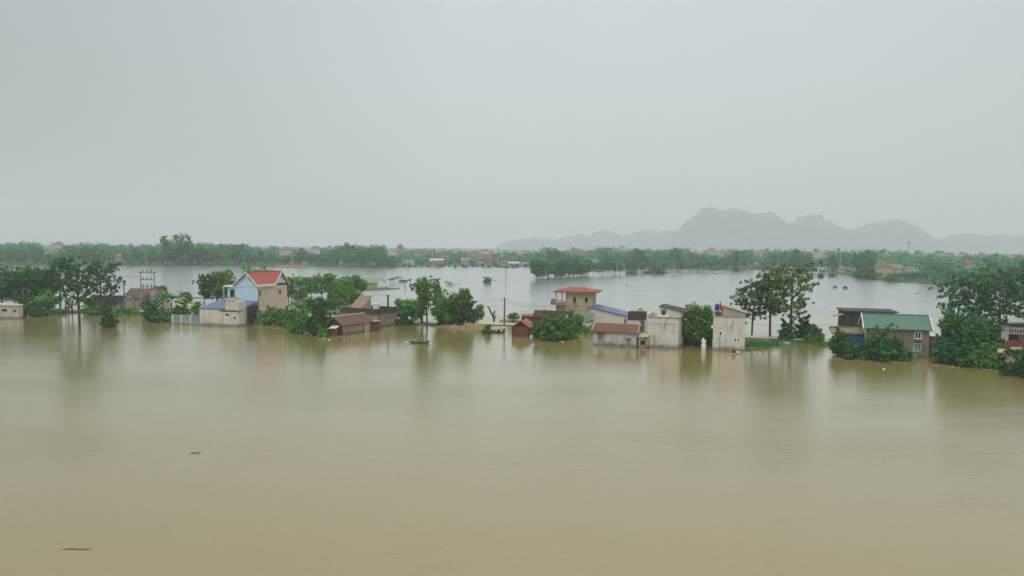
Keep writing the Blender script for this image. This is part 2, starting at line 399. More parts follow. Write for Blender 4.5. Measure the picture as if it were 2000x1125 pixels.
def plant_tree(px, py, top, wpx, kind, label, seed, leaf=LEAF_MID, cat=None, group=None, name=None, bz=0.0):
    """tree whose foot is at photo column px / row py, crown top at row top and crown wpx wide there"""
    P = W(px, py, bz); h = zat(P, top) - bz; w = wpx * P.y / F
    V, tr = tree_mesh(seed, h, w, kind)
    nm = name or ('shrub' if kind == 'bush' else 'tree')
    root = empty(nm, P, 0, label, cat or ('shrub' if kind == 'bush' else 'tree'), group)
    if kind == 'bush':
        tr.build('stem', BARK, root)
        np_quads('foliage', V, leaf, root)
    else:
        tr.build('trunk', BARK, root)
        np_quads('crown', V, leaf, root)
    return root

def blade(mb, base, ang, length, rise, width, n=7):
    """one arching banana or palm leaf"""
    d = Vector((math.cos(ang), math.sin(ang), 0)); s = Vector((-d.y, d.x, 0)); pts = []
    for i in range(n + 1):
        t = i / n
        p = Vector(base) + d * length * (t * .75 + .15 * math.sin(t * 2)) + Vector((0, 0, rise * math.sin(min(t * 2.3, 2.7)) - length * .35 * t * t))
        wd = width * math.sin(math.pi * min(1, t * .93 + .07)) ** .6
        pts.append((p + s * wd - Vector((0, 0, wd * .5)), p, p - s * wd - Vector((0, 0, wd * .5))))
    o = len(mb.v)
    for tr_ in pts: mb.v += [tuple(q) for q in tr_]
    for i in range(n):
        a = o + i * 3; mb.f += [(a, a + 1, a + 4, a + 3), (a + 1, a + 2, a + 5, a + 4)]
def banana(px, py, top, label, seed, nleaf=9, L=2.2, wd=.28, leaf=LEAF_MID, group=None, name='banana_plant', cat='banana plant'):
    rnd = random.Random(seed); P = W(px, py); h = zat(P, top)
    root = empty(name, P, 0, label, cat, group)
    st = MB()
    st.path([Vector((0, 0, -1)), Vector((.05, 0, h * .4)), Vector((0, 0, h * .72))], [.16, .13, .08], 7)
    st.build('stem', BARK, root)
    for i in range(nleaf):
        m = MB(); blade(m, (0, 0, h * (.66 + .05 * rnd.random())), i * 2.4 + rnd.random(), L * rnd.uniform(.7, 1.1), h * rnd.uniform(.12, .32), wd)
        m.build('leaf', leaf, root)
    return root
# ================================================================== THE SETTING
def catmull(pts, x):
    pts = sorted(pts)
    if x <= pts[0][0]: return pts[0][1]
    for a, b in zip(pts, pts[1:]):
        if x <= b[0]: return a[1] + (b[1] - a[1]) * (x - a[0]) / (b[0] - a[0])
    return pts[-1][1]

wm = bpy.data.materials.new('muddy_flood_water'); wm.use_nodes = True; t = wm.node_tree; b = t.nodes['Principled BSDF']
b.inputs['IOR'].default_value = 1.33; b.inputs['Roughness'].default_value = .07
b.inputs['Specular IOR Level'].default_value = .5
co = nd(t, 'ShaderNodeTexCoord')
n0 = nd(t, 'ShaderNodeTexNoise'); n0.inputs['Scale'].default_value = .03; n0.inputs['Detail'].default_value = 5; n0.inputs['Distortion'].default_value = .6
mq = nd(t, 'ShaderNodeMapping'); mq.inputs['Scale'].default_value = (.45, 1.5, 1); t.links.new(co.outputs['Object'], mq.inputs[0]); t.links.new(mq.outputs[0], n0.inputs['Vector'])
c0 = nd(t, 'ShaderNodeMix', data_type='RGBA'); c0.inputs[6].default_value = (.262, .218, .072, 1); c0.inputs[7].default_value = (.222, .190, .070, 1)
t.links.new(n0.outputs[0], c0.inputs[0]); t.links.new(c0.outputs[2], b.inputs['Base Color'])
ma = nd(t, 'ShaderNodeMapping'); ma.inputs['Scale'].default_value = (.75, 1.6, 1); ma.inputs['Rotation'].default_value = (0, 0, .12)
t.links.new(co.outputs['Object'], ma.inputs[0])
na = nd(t, 'ShaderNodeTexNoise'); na.inputs['Scale'].default_value = 2.0; na.inputs['Detail'].default_value = 4; na.inputs['Roughness'].default_value = .6
nb_ = nd(t, 'ShaderNodeTexNoise'); nb_.inputs['Scale'].default_value = .22; nb_.inputs['Detail'].default_value = 2
t.links.new(ma.outputs[0], na.inputs['Vector']); t.links.new(ma.outputs[0], nb_.inputs['Vector'])
np_ = nd(t, 'ShaderNodeTexNoise'); np_.inputs['Scale'].default_value = .035; np_.inputs['Detail'].default_value = 3
mp2 = nd(t, 'ShaderNodeMapping'); mp2.inputs['Scale'].default_value = (.5, 1.3, 1); t.links.new(co.outputs['Object'], mp2.inputs[0]); t.links.new(mp2.outputs[0], np_.inputs['Vector'])
st_ = nd(t, 'ShaderNodeMapRange'); st_.inputs[1].default_value = .38; st_.inputs[2].default_value = .62; st_.inputs[3].default_value = .06; st_.inputs[4].default_value = .24
t.links.new(np_.outputs[0], st_.inputs[0])
# ripple roughness: sheltered water by the houses is smoother than the open, wind-ruffled water before and behind
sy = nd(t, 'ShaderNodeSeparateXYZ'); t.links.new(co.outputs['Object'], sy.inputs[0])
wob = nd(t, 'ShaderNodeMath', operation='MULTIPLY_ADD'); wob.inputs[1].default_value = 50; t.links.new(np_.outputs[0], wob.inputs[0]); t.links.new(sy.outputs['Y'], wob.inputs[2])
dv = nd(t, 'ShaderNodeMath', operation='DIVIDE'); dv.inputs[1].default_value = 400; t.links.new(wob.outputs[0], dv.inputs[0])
rr_ = nd(t, 'ShaderNodeValToRGB'); re_ = rr_.color_ramp.elements
for k_, (p_, v_) in enumerate(((.16, .16), (.30, .15), (.36, .13), (.50, .12), (.60, .16), (1.0, .20))):
    e_ = re_[k_] if k_ < 2 else re_.new(p_)
    e_.position = p_; e_.color = (v_, v_, v_, 1)
t.links.new(dv.outputs[0], rr_.inputs[0]); t.links.new(rr_.outputs[0], b.inputs['Roughness'])
b.inputs['Coat Weight'].default_value = .66; b.inputs['Coat IOR'].default_value = 1.45; t.links.new(rr_.outputs[0], b.inputs['Coat Roughness'])
# sky reflection painted into the base colour: greyer water beyond the causeway
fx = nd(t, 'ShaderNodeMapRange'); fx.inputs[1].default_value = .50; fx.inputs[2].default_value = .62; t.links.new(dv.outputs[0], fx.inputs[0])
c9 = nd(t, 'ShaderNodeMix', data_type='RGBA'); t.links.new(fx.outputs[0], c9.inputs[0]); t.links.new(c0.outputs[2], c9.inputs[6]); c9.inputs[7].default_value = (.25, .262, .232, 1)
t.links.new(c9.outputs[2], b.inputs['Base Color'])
fg = nd(t, 'ShaderNodeMapRange'); fg.inputs[1].default_value = .12; fg.inputs[2].default_value = .32; fg.inputs[3].default_value = 3.2; fg.inputs[4].default_value = 1.0
t.links.new(dv.outputs[0], fg.inputs[0]); fm_ = nd(t, 'ShaderNodeMath', operation='MULTIPLY'); t.links.new(fg.outputs[0], fm_.inputs[0]); t.links.new(st_.outputs[0], fm_.inputs[1])
b1 = nd(t, 'ShaderNodeBump'); b1.inputs['Distance'].default_value = .10; t.links.new(fm_.outputs[0], b1.inputs['Strength']); t.links.new(na.outputs[0], b1.inputs['Height'])
b2 = nd(t, 'ShaderNodeBump'); b2.inputs['Distance'].default_value = .25; b2.inputs['Strength'].default_value = .12
t.links.new(nb_.outputs[0], b2.inputs['Height']); t.links.new(b2.outputs[0], b1.inputs['Normal']); t.links.new(b1.outputs[0], b.inputs['Normal']); t.links.new(b1.outputs[0], b.inputs['Coat Normal'])
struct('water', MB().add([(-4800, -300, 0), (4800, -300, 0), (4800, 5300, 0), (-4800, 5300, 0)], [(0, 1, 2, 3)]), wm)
struct('ground', MB().add([(-4800, -300, -2.6), (4800, -300, -2.6), (4800, 5300, -2.6), (-4800, 5300, -2.6)], [(0, 1, 2, 3)]), EARTH)

BANK = [(-700, 512), (-100, 516), (0, 518), (400, 519), (560, 520), (620, 521), (700, 523), (785, 522), (795, 517.5), (1000, 520), (1040, 521), (1240, 524.5),
        (1420, 527), (1560, 528.5), (1640, 535), (1700, 546), (1760, 550.5), (1850, 556), (2000, 566), (2150, 578), (2700, 640)]
def bankD(px): return 24000.0 / (catmull(BANK, px) - HZ(px))
edge = []
for i in range(-700, 2701, 20):
    p = atD(i, bankD(i) + 2.5 * math.sin(i * .13) + 1.5 * math.sin(i * .37)); edge.append((p.x, p.y))
fb = MB(); n = len(edge)
vs = [(x, y, -1) for x, y in edge] + [(x, y + 2.0, .35) for x, y in edge] + [(x * 1.12, y * 1.12, .6) for x, y in edge] + [(x / y * 5200, 5200, 1.2) for x, y in edge]
fs = []
for k in range(3): fs += [(k * n + i, k * n + i + 1, (k + 1) * n + i + 1, (k + 1) * n + i) for i in range(n - 1)]
fb.add(vs, fs); struct('far_bank_ground', fb, mat('overgrown_ground', (.05, .10, .045), .95, col2=(.11, .12, .06), scale=.05))

# karst hills, 3.4 to 4.3 km away
def hills(name, prof, D, colr, seed, depth=420):
    rng = np.random.default_rng(seed); vs = []; fs = []
    xs = np.arange(prof[0][0], prof[-1][0] + 1, 2.5); nj = 17
    for px in xs:
        pp = catmull(prof, px) + .9 * math.sin(px * .45 + seed) * math.sin(px * .17) + .8 * math.sin(px * .9 + 1) + rng.normal() * .5
        ztop = CAM_H + (HZ(px) - pp) * D / F
        ztop = max(ztop, 1)
        for j in range(nj):
            q = (j - nj // 2) / (nj // 2); yy = D + q * depth
            fal = max(0, 1 - abs(q) ** 1.7)
            rg = 1 + .16 * math.sin(px * .11 + j * 1.7) * (abs(q) > .05) * min(1, abs(q) * 2) + .10 * math.sin(px * .31 + j * 3.1) * min(1, abs(q) * 2)
            z = ztop * min(fal * rg, 1.0 if j != nj // 2 else 1.0) + (rng.normal() * 1.2 if fal > 0 else 0)
            vs.append(((px - 1000) / F * D, yy, z - (2 if abs(q) > .99 else 0)))
    nx = len(xs)
    for i in range(nx - 1):
        for j in range(nj - 1):
            a = i * nj + j; fs.append((a, a + nj, a + nj + 1, a + 1))
    o = struct(name, MB().add(vs, fs), colr); o.data.polygons.foreach_set('use_smooth', [True] * len(o.data.polygons)); return o
HILLM = mat('wooded_limestone', (.05, .085, .07), .95, col2=(.20, .20, .19), scale=.012, amt=.6)
hills('hills', [(1310, 484), (1322, 455), (1332, 446), (1340, 437), (1355, 422), (1370, 408), (1380, 404), (1388, 408), (1397, 414), (1405, 413), (1413, 410), (1430, 408), (1445, 413), (1460, 418), (1468, 421), (1480, 416), (1500, 415), (1506, 421), (1513, 432), (1522, 439), (1535, 438), (1552, 433), (1565, 427), (1570, 421), (1585, 420), (1590, 427), (1600, 434), (1615, 440), (1640, 449), (1665, 450), (1675, 447), (1692, 440), (1710, 434), (1722, 433), (1740, 430), (1750, 434), (1762, 442), (1775, 451), (1790, 462), (1805, 474), (1830, 488)], 4200, HILLM, 5)
hills('hills', [(965, 482), (985, 475), (1000, 469), (1020, 467), (1040, 464), (1052, 466), (1062, 465), (1078, 469), (1092, 466), (1108, 461), (1125, 458), (1138, 457), (1150, 461), (1163, 453), (1178, 449), (1188, 450), (1200, 456), (1210, 464), (1222, 459), (1240, 454), (1255, 450), (1265, 449), (1280, 457), (1292, 450), (1303, 449), (1318, 452), (1335, 455), (1400, 470), (1450, 484)], 4900, HILLM, 6)
hills('hills', [(1815, 488), (1830, 482), (1850, 468), (1868, 458), (1880, 457), (1893, 457), (1903, 461), (1915, 468), (1925, 466), (1940, 459), (1955, 458), (1965, 461), (1978, 465), (1990, 462), (2005, 458), (2040, 455), (2100, 462), (2180, 485)], 4400, HILLM, 7)

# flooded causeway with the road on it, running past the houses
CW = [(-260, 604), (0, 607), (120, 606), (300, 609), (420, 612), (560, 616), (660, 621), (790, 630), (900, 633), (1000, 634.5), (1120, 640), (1260, 650), (1400, 658), (1520, 663), (1620, 667), (1760, 672), (2000, 684), (2300, 704)]
def strip(name, pts, w, z, m, jag=.5, seed=1, side=-1.6):
    rnd = random.Random(seed); P = [W(x, y) for x, y in pts]; Q = []
    for a, c in zip(P, P[1:]):
        k = max(1, int((c - a).length / 3))
        Q += [a.lerp(c, i / k) for i in range(k)]
    Q.append(P[-1]); n = len(Q); rows = [[], [], [], []]
    for i, q in enumerate(Q):
        d = (Q[min(i + 1, n - 1)] - Q[max(i - 1, 0)]).normalized(); s = Vector((-d.y, d.x, 0))
        wa = w / 2 + rnd.uniform(-jag, jag); wb = w / 2 + rnd.uniform(-jag, jag); zz = z + rnd.uniform(-.03, .03) * (jag > .1)
        rows[0].append(q - s * (wa + .8) + Vector((0, 0, -.9))); rows[1].append(q - s * wa + Vector((0, 0, zz)))
        rows[2].append(q + s * wb + Vector((0, 0, zz))); rows[3].append(q + s * (wb + .8) + Vector((0, 0, -.9)))
    vs = sum(rows, []); fs = []
    for k in range(3): fs += [(k * n + i, k * n + i + 1, (k + 1) * n + i + 1, (k + 1) * n + i) for i in range(n - 1)]
    return struct(name, MB().add(vs, fs), m)
strip('ground', CW, 4.6, .16, GRASS, .5, 3)
strip('road', CW, 3.2, .36, ROAD, .06, 4)

# ================================================================== BUILDING HELPERS
class Fr:
    """house frame: origin at a photo pixel on the water, local x along the wall, z up"""
    def __init__(s, name, px, py, th, label, cat='house', group=None):
        s.o = W(px, py); s.th = R(th); s.c = math.cos(s.th); s.s = math.sin(s.th)
        s.root = empty(name, s.o, s.th, label, cat, group)
    def g(s, x, y, z=0): return (s.o.x + x * s.c - y * s.s, s.o.y + x * s.s + y * s.c, z)
    def z(s, py, x=0, y=0): return solve(lambda q: proj(s.g(x, y, q))[1], py, -3, 60)
    def x(s, px, y=0, z=1): return solve(lambda q: proj(s.g(q, y, z))[0], px, -60, 60)
    def y(s, px, x=0, z=1): return solve(lambda q: proj(s.g(x, q, z))[0], px, -30, 40)
    def part(s, name, mb, m, parent=None, **k): return mb.build(name, m, parent or s.root, **k)

def wallq(mb, p0, p1, z0, z1, holes=(), rev=.16):
    p0 = Vector((p0[0], p0[1], 0)); p1 = Vector((p1[0], p1[1], 0)); Ln = (p1 - p0).length; d = (p1 - p0) / Ln; nn = Vector((d.y, -d.x, 0))
    P = lambda s, z, q=0: tuple(p0 + d * s - nn * q + Vector((0, 0, z)))
    ss = sorted({0, Ln, *[h[0] for h in holes], *[h[1] for h in holes]}); zs = sorted({z0, z1, *[h[2] for h in holes], *[h[3] for h in holes]})
    for a, b_ in zip(ss, ss[1:]):
        for c, e in zip(zs, zs[1:]):
            ms, mz = (a + b_) / 2, (c + e) / 2
            if any(h[0] < ms < h[1] and h[2] < mz < h[3] for h in holes): continue
            mb.add([P(a, c), P(b_, c), P(b_, e), P(a, e)], [(0, 1, 2, 3)])
    for h in holes:
        a, b_, c, e = h
        mb.add([P(a, c), P(b_, c), P(b_, e), P(a, e), P(a, c, rev), P(b_, c, rev), P(b_, e, rev), P(a, e, rev)],
               [(0, 4, 5, 1), (1, 5, 6, 2), (2, 6, 7, 3), (3, 7, 4, 0)])
def shell(mb, x0, x1, y0, y1, z0, z1, f=(), r=(), l=(), b=(), cap=True):
    wallq(mb, (x0, y0), (x1, y0), z0, z1, f); wallq(mb, (x1, y0), (x1, y1), z0, z1, r)
    wallq(mb, (x1, y1), (x0, y1), z0, z1, b); wallq(mb, (x0, y1), (x0, y0), z0, z1, l)
    if cap: mb.add([(x0, y0, z1), (x1, y0, z1), (x1, y1, z1), (x0, y1, z1)], [(0, 1, 2, 3)])
def fitting(F_, p0, p1, hole, style='window', fm=None, pm=None, rev=.16, border=.09, bars=1, name='window', label=None):
    """frame + pane set in the hole of a wall running p0->p1"""
    p0 = Vector((p0[0], p0[1], 0)); p1 = Vector((p1[0], p1[1], 0)); d = (p1 - p0).normalized(); nn = Vector((d.y, -d.x, 0))
    a, b_, c, e = hole
    def bx(mb, s0, s1, za, zb, q0, q1):
        v = [p0 + d * s - nn * q + Vector((0, 0, z)) for z in (za, zb) for (s, q) in ((s0, q0), (s1, q0), (s1, q1), (s0, q1))]
        mb.add(v, [(0, 3, 2, 1), (4, 5, 6, 7), (0, 1, 5, 4), (1, 2, 6, 5), (2, 3, 7, 6), (3, 0, 4, 7)])
    fr = MB(); B = border; pr = -.035
    bx(fr, a - B, a + .02, c - B, e + B, pr, .10); bx(fr, b_ - .02, b_ + B, c - B, e + B, pr, .10)
    bx(fr, a + .02, b_ - .02, c - B, c + .02, pr, .10); bx(fr, a + .02, b_ - .02, e - .02, e + B, pr, .10)
    for k in range(bars):
        s = a + (b_ - a) * (k + 1) / (bars + 1); bx(fr, s - B * .45, s + B * .45, c + .02, e - .02, .0, .09)
    f = fr.build(name, fm or WHITE, F_.root, label=label)
    pn = MB(); bx(pn, a - .01, b_ + .01, c - .01, e + .01, .12, .15)
    pn.build('pane' if style == 'window' else 'panel', pm or GLASS, f)
    return f
def gable_tri(mb, axis, c0, c1, at, ze, zr, t=.12, apex=None):
    """triangle of wall under a roof end: axis 'x' means the ridge runs along x and the triangle stands at x=at"""
    m = (c0 + c1) / 2 if apex is None else apex
    if axis == 'x': pts = [(at, c0, ze), (at, c1, ze), (at, m, zr)]; o = (t, 0)
    else: pts = [(c0, at, ze), (c1, at, ze), (m, at, zr)]; o = (0, t)
    q = [(p[0] + o[0], p[1] + o[1], p[2]) for p in pts]
    mb.add(pts + q, [(0, 1, 2), (5, 4, 3), (0, 3, 4, 1), (1, 4, 5, 2), (2, 5, 3, 0)])
def gable_roof(mb, x0, x1, y0, y1, ze, zr, axis='x', over=.35, t=.12, end=.3):
    if axis == 'x':
        m = (y0 + y1) / 2; k = (zr - ze) / (m - y0); a, c = x0 - end, x1 + end
        mb.slab([(a, y0 - over, ze - k * over), (c, y0 - over, ze - k * over), (c, m, zr), (a, m, zr)], t)
        mb.slab([(a, m, zr + .004), (c, m, zr + .004), (c, y1 + over, ze - k * over), (a, y1 + over, ze - k * over)], t)
    else:
        m = (x0 + x1) / 2; k = (zr - ze) / (m - x0); a, c = y0 - end, y1 + end
        mb.slab([(x0 - over, c, ze - k * over), (x0 - over, a, ze - k * over), (m, a, zr), (m, c, zr)], t)
        mb.slab([(m, c, zr + .004), (m, a, zr + .004), (x1 + over, a, ze - k * over), (x1 + over, c, ze - k * over)], t)
def ragged(mb, x0, x1, y, z0, z1, seed, t=.25, step=.45, amp=.25):
    """broken top edge of an old wall"""
    rnd = random.Random(seed); x = x0
    while x < x1 - 1e-3:
        w = min(step * rnd.uniform(.5, 1.5), x1 - x); mb.box(x, x + w, y, y + t, z0, z1 + rnd.uniform(-amp, amp)); x += w

# ================================================================== HOUSES, LEFT TO RIGHT
# -- concrete outbuilding cut by the left edge
f = Fr('outbuilding', -45, 621.8, -1, 'low flat-roofed concrete outbuilding with two dark vent slots, cut by the left edge', 'outbuilding')
X = f.x(36); h = f.z(597, X)
a0, a1, b0, b1 = f.x(4.5), f.x(14), f.x(26), f.x(32)
hl = [(a0, a1, h * .56, h * .72), (b0, b1, h * .56, h * .67)]
m = MB(); shell(m, 0, X, 0, 1.5, -2.4, h, f=hl); f.part('wall', m, CONC)
for hh in hl: fitting(f, (0, 0), (X, 0), hh, fm=CONC_DARK, pm=VOID, border=.02, bars=0, name='vent')
f.part('roof', MB().box(-.2, X + .15, -.22, 1.6, h + .003, h + .2).box(X * .45, X - .9, .3, 1.4, h + .2, h + .42), CONC_PALE)
m = MB(); m.tube((0, .3, h + 1.15), (X - .9, .3, h + .95), .07).tube((X - 1.0, .3, h + .1), (X - 1.0, .3, h + 1.0), .07).tube((X * .3, .3, h + .1), (X * .3, .3, h + 1.1), .07)
f.part('railing', m, STEEL)

# -- old brown roofed house behind the airy tree
f = Fr('farmhouse', 166, 608, -12, 'old farmhouse with sooty brown tiled roof half hidden behind the tall airy tree')
X = f.x(228); ze = f.z(590, 0); zr = f.z(577, 2, 2.6)
m = MB(); shell(m, 0, X, 0, 5, -2.4, ze, cap=False); gable_tri(m, 'x', 0, 5, 0, ze, zr - .1); gable_tri(m, 'x', 0, 5, X - .12, ze, zr - .1); f.part('wall', m, CONC)
m = MB(); gable_roof(m, 0, X, 0, 5, ze, zr); f.part('roof', m, TILE_DARK)
f.part('ridge_cap', MB().tube((-.3, 2.5, zr + .03), (X + .3, 2.5, zr + .03), .11), SHEET_GREY)

# -- large brown roofed house behind the transformer
f = Fr('farmhouse', 243, 607, -14, 'wide farmhouse with rusty brown roof and grey gable standing behind the pylon transformer')
X = f.x(306); ze = f.z(579, 0, .5); zr = f.z(563.5, 3, 2.5)
m = MB(); shell(m, 0, X, 0, 5, -2.4, ze, cap=False); gable_tri(m, 'x', 0, 5, 0, ze, zr - .1); gable_tri(m, 'x', 0, 5, X - .12, ze, zr - .1); f.part('wall', m, CONC)
m = MB(); gable_roof(m, 0, X, 0, 5, ze, zr); f.part('roof', m, mat('brown_tile', (.12, .075, .06), .9, 'tile', (.20, .13, .10), .8, .8))

# -- shed with the teal roof
f = Fr('shed', 217, 608, -22, 'small grey shed with teal sheet roof and cream gable beside the blue water tank', 'shed')
X = f.x(245, 0, 1); ze = f.z(589, X, 0); Yd = 4.2; zr = f.z(577.5, X - .6, Yd / 2)
m = MB(); shell(m, 0, X, 0, Yd, -2.4, ze, f=[(X * .62, X * .62 + .7, ze * .25, ze * .5)], cap=False); f.part('wall', m, CONC)
fitting(f, (0, 0), (X, 0), (X * .62, X * .62 + .7, ze * .25, ze * .5), fm=CONC_DARK, pm=VOID, border=.03, bars=0)
m = MB(); gable_tri(m, 'x', 0, Yd, X - .12, ze, zr - .05); gable_tri(m, 'x', 0, Yd, 0, ze, zr - .05); f.part('gable', m, CREAM_OLD)
m = MB(); gable_roof(m, 0, X, 0, Yd, ze, zr, end=.15); f.part('roof', m, SHEET_TEAL)

# -- yard wall with ragged top
f = Fr('yard_wall', 246, 608.5, 2, 'weathered concrete yard wall with chipped top below the water tank', 'wall')
X = f.x(300); zt = f.z(591.5)
m = MB(); m.box(0, X, 0, .22, -2.4, zt); ragged(m, 0, X, .02, zt - .05, zt + .18, 4, .16, .5, .12); f.part('wall', m, CONC_OLD)

# -- blue water tank on a white stand
f = Fr('water_tank', 263, 607, 0, 'bright blue plastic water tank on a round white concrete stand', 'water tank')
zt, zm = f.z(565), f.z(576); 
f.part('stand', MB().lathe((0, 2, -2), [(.55, 0), (.55, zm + 1.1), (.95, zm + 1.3), (.95, zm + 1.9), (.8, zm + 2.0)], 14), WHITE, smooth=False)
f.part('tank', MB().lathe((0, 2, zm), [(.62, 0), (.68, .15), (.68, .8), (.6, .98), (.25, zt - zm), (.1, zt - zm + .05)], 14), PLASTIC_BLUE, smooth=True)

# -- transformer on two concrete poles
f = Fr('transformer_station', 276, 609, 0, 'electric transformer on twin concrete poles with three crossarms of insulators', 'transformer')
w = f.x(302); zt = f.z(531)
for xx in (0, w): f.part('pole', MB().tube((xx, 0, -2.4), (xx, 0, zt + .1), .19, .13, 8), mat('pole_pale', (.38, .36, .31), .9, scale=2))
for py, ex in ((532, .7), (546, .0), (559, .15)):
    z = f.z(py); cb = MB().box(-ex - .1, w + ex + .1, -.2, -.1, z - .08, z + .08)
    if py == 559: cb.box(-ex, w + ex, .1, .2, z - .08, z + .08)
    c = f.part('crossarm', cb, STEEL)
    for k in range(3):
        x_ = w * (.2 + .3 * k); f.part('insulator', MB().lathe((x_, -.15, z + .05), [(.06, 0), (.15, .08), (.08, .16), (.15, .24), (.08, .32), (.12, .42), (.03, .48)], 8), TARP, c)
        if py == 559: f.part('insulator', MB().lathe((x_, -.15, z - .55), [(.05, 0), (.12, .1), (.07, .2), (.12, .3), (.05, .45)], 8), TARP, c)
f.part('platform', MB().box(-.3, w + .3, -.6, .6, f.z(589), f.z(589) + .15), STEEL)
zb = f.z(587); bx = f.part('transformer_tank', MB().box(w * .32, w * .62, -.45, .45, zb + .1, zb + 1.1).box(w * .30, w * .64, -.5, .5, zb + 1.1, zb + 1.2), mat('blue_grey_steel', (.06, .12, .18), .6, scale=2))
m = MB()
for k in range(6): m.box(w * .34 + k * .13, w * .34 + k * .13 + .04, -.62, -.45, zb + .2, zb + 1.0)
f.part('cooling_fins', m, STEEL, bx)
f.part('cabinet', MB().box(w - .75, w + .45, -.6, .5, zb + .2, f.z(569)).box(w - .82, w + .52, -.66, .56, f.z(569) + .002, f.z(569) + .08), mat('cabinet_cream', (.42, .40, .33), .6, scale=2))

# -- slatted fence in front of the annex
f = Fr('yard_fence', 335.5, 632, -15, 'low fence of white posts and grey blue panels in the water beside the annex', 'fence')
X = f.x(390); zt, zb = f.z(614.5), f.z(627.5)
f.part('base_wall', MB().box(0, X, 0, .18, -2, zb), CONC_PALE)
for k, px in enumerate((336.5, 354, 372)):
    x_ = f.x(px); f.part('post', MB().box(x_ - .11, x_ + .11, -.03, .21, zb - .3, zt), WHITE)
    x2 = f.x((354, 372, 389)[k]); m = MB(); q = x_ + .14
    for j in range(7): m.box(q, x2 - .13, .06 + .004 * j, .10 + .004 * j, zb + .03 + j * .2, zb + .16 + j * .2)
    j = q
    while j < x2 - .15: m.box(j, j + .05, .11, .15, zb, zt - .1); j += .3
    f.part('panel', m, mat('fence_grey_blue', (.20, .30, .32), .7, scale=1.5, col2=(.28, .34, .34)))
f = Fr('storage_drum', 376, 625, 0, 'pale blue grey drum standing behind the slatted fence', 'drum')
f.part('body', MB().lathe((0, 0, -1), [(.45, 0), (.48, .1), (.45, .6), (.48, 1.2), (.45, 1.9), (.45, 2.2)], 12), mat('drum_blue', (.22, .32, .40), .5, scale=2), smooth=True)
f.part('lid', MB().lathe((0, 0, 1.2), [(.4, .0), (.3, .25), (.12, .4)], 12), mat('drum_blue', (.22, .32, .40)), smooth=True)

# -- annex of the blue house
TH = -14.5
f = Fr('annex', 390, 635, TH, 'low weathered concrete annex with blue sheet roof and stepped block tower', 'outbuilding')
X = f.x(464.4); Yd = f.y(504, X); hl = f.z(601.5, 0); 
hv = [(f.x(440.5), f.x(447.5), f.z(616, f.x(444)), f.z(613, f.x(444))), (f.x(456.5), f.x(460.5), f.z(622, f.x(458)), f.z(619.5, f.x(458)))]
zr_ = f.z(603, X, 1.2)
tw0 = f.x(440); ty = f.y(480, X)
m = MB(); shell(m, 0, X, 0, Yd, -2.4, hl - .55, f=hv, cap=True)
m.box(0, X * .55, 0, .2, hl - .55, hl)
f.part('wall', m, CONC_PALE)
for hh in hv: fitting(f, (0, 0), (X, 0), hh, fm=CONC_DARK, pm=VOID, border=.02, bars=0, name='vent')
xt0, xt1 = f.x(440), f.x(466); zt1 = f.z(590, xt1 - .5, 0); zl = hl - .2
f.part('ledge', MB().box(f.x(430), xt1 + .15, -.18, 1.2, zl - .12, zl + .04), CONC_OLD)
f.part('tower', MB().box(xt0, xt1, .05, 2.6, zl + .05, zt1).box(xt0 + .9, xt1 - .8, .1, 2.0, zt1, zt1 + .65).box(xt0 + .55, xt1 - .6, .1, 2.0, zt1, zt1 + .25), PINKISH)
f.part('planter', MB().box(xt0 + 1.0, xt1 - .9, .3, 1.4, zt1 + .652, zt1 + .85), CONC_OLD)
m = MB(); m.box(X - .22, X, 0, Yd * .5, hl - .55, hl + .3); f.part('side_parapet', m, CONC_PALE)
y1_ = Yd - .2; zb_ = hl + 1.15
m = MB(); m.slab([(-.2, -.15, hl + .05), (xt0 - .03, -.15, hl + .05), (xt0 - .03, y1_, zb_), (-.2, y1_, zb_)], .1)
m.slab([(xt0 - .02, 2.65, hl + .45), (X + .25, 2.65, hl + .45), (X + .25, y1_, zb_), (xt0 - .02, y1_, zb_)], .1)
f.part('roof', m, SHEET_BLUE)
# sagging tarp
ya, yb = f.y(480, X), f.y(501, X); za, zb2 = f.z(599, X, ya), f.z(596, X, yb)
m = MB(); nx_, nz_ = 9, 9; V = []
for i in range(nx_):
    for j in range(nz_):
        u, v = i / (nx_ - 1), j / (nz_ - 1); top = za + (zb2 - za) * u; bot = .45 + .55 * u - .35 * math.sin(u * math.pi)
        V.append((X + .30 + .12 * math.sin(u * 9 + v * 3) * v, ya + (yb - ya) * (u * (1 - .1 * v) + .03), top + (bot - top) * v))
m.add(V, [(i * nz_ + j, (i + 1) * nz_ + j, (i + 1) * nz_ + j + 1, i * nz_ + j + 1) for i in range(nx_ - 1) for j in range(nz_ - 1)])
o_ = m.build('black_tarp', TARP); o_.location = f.o; o_.rotation_euler = (0, 0, f.th); tag(o_, 'black plastic tarp hanging from the blue annex roof beside the tan wall', 'tarp')
o_.modifiers.new('s', 'SOLIDIFY').thickness = .02

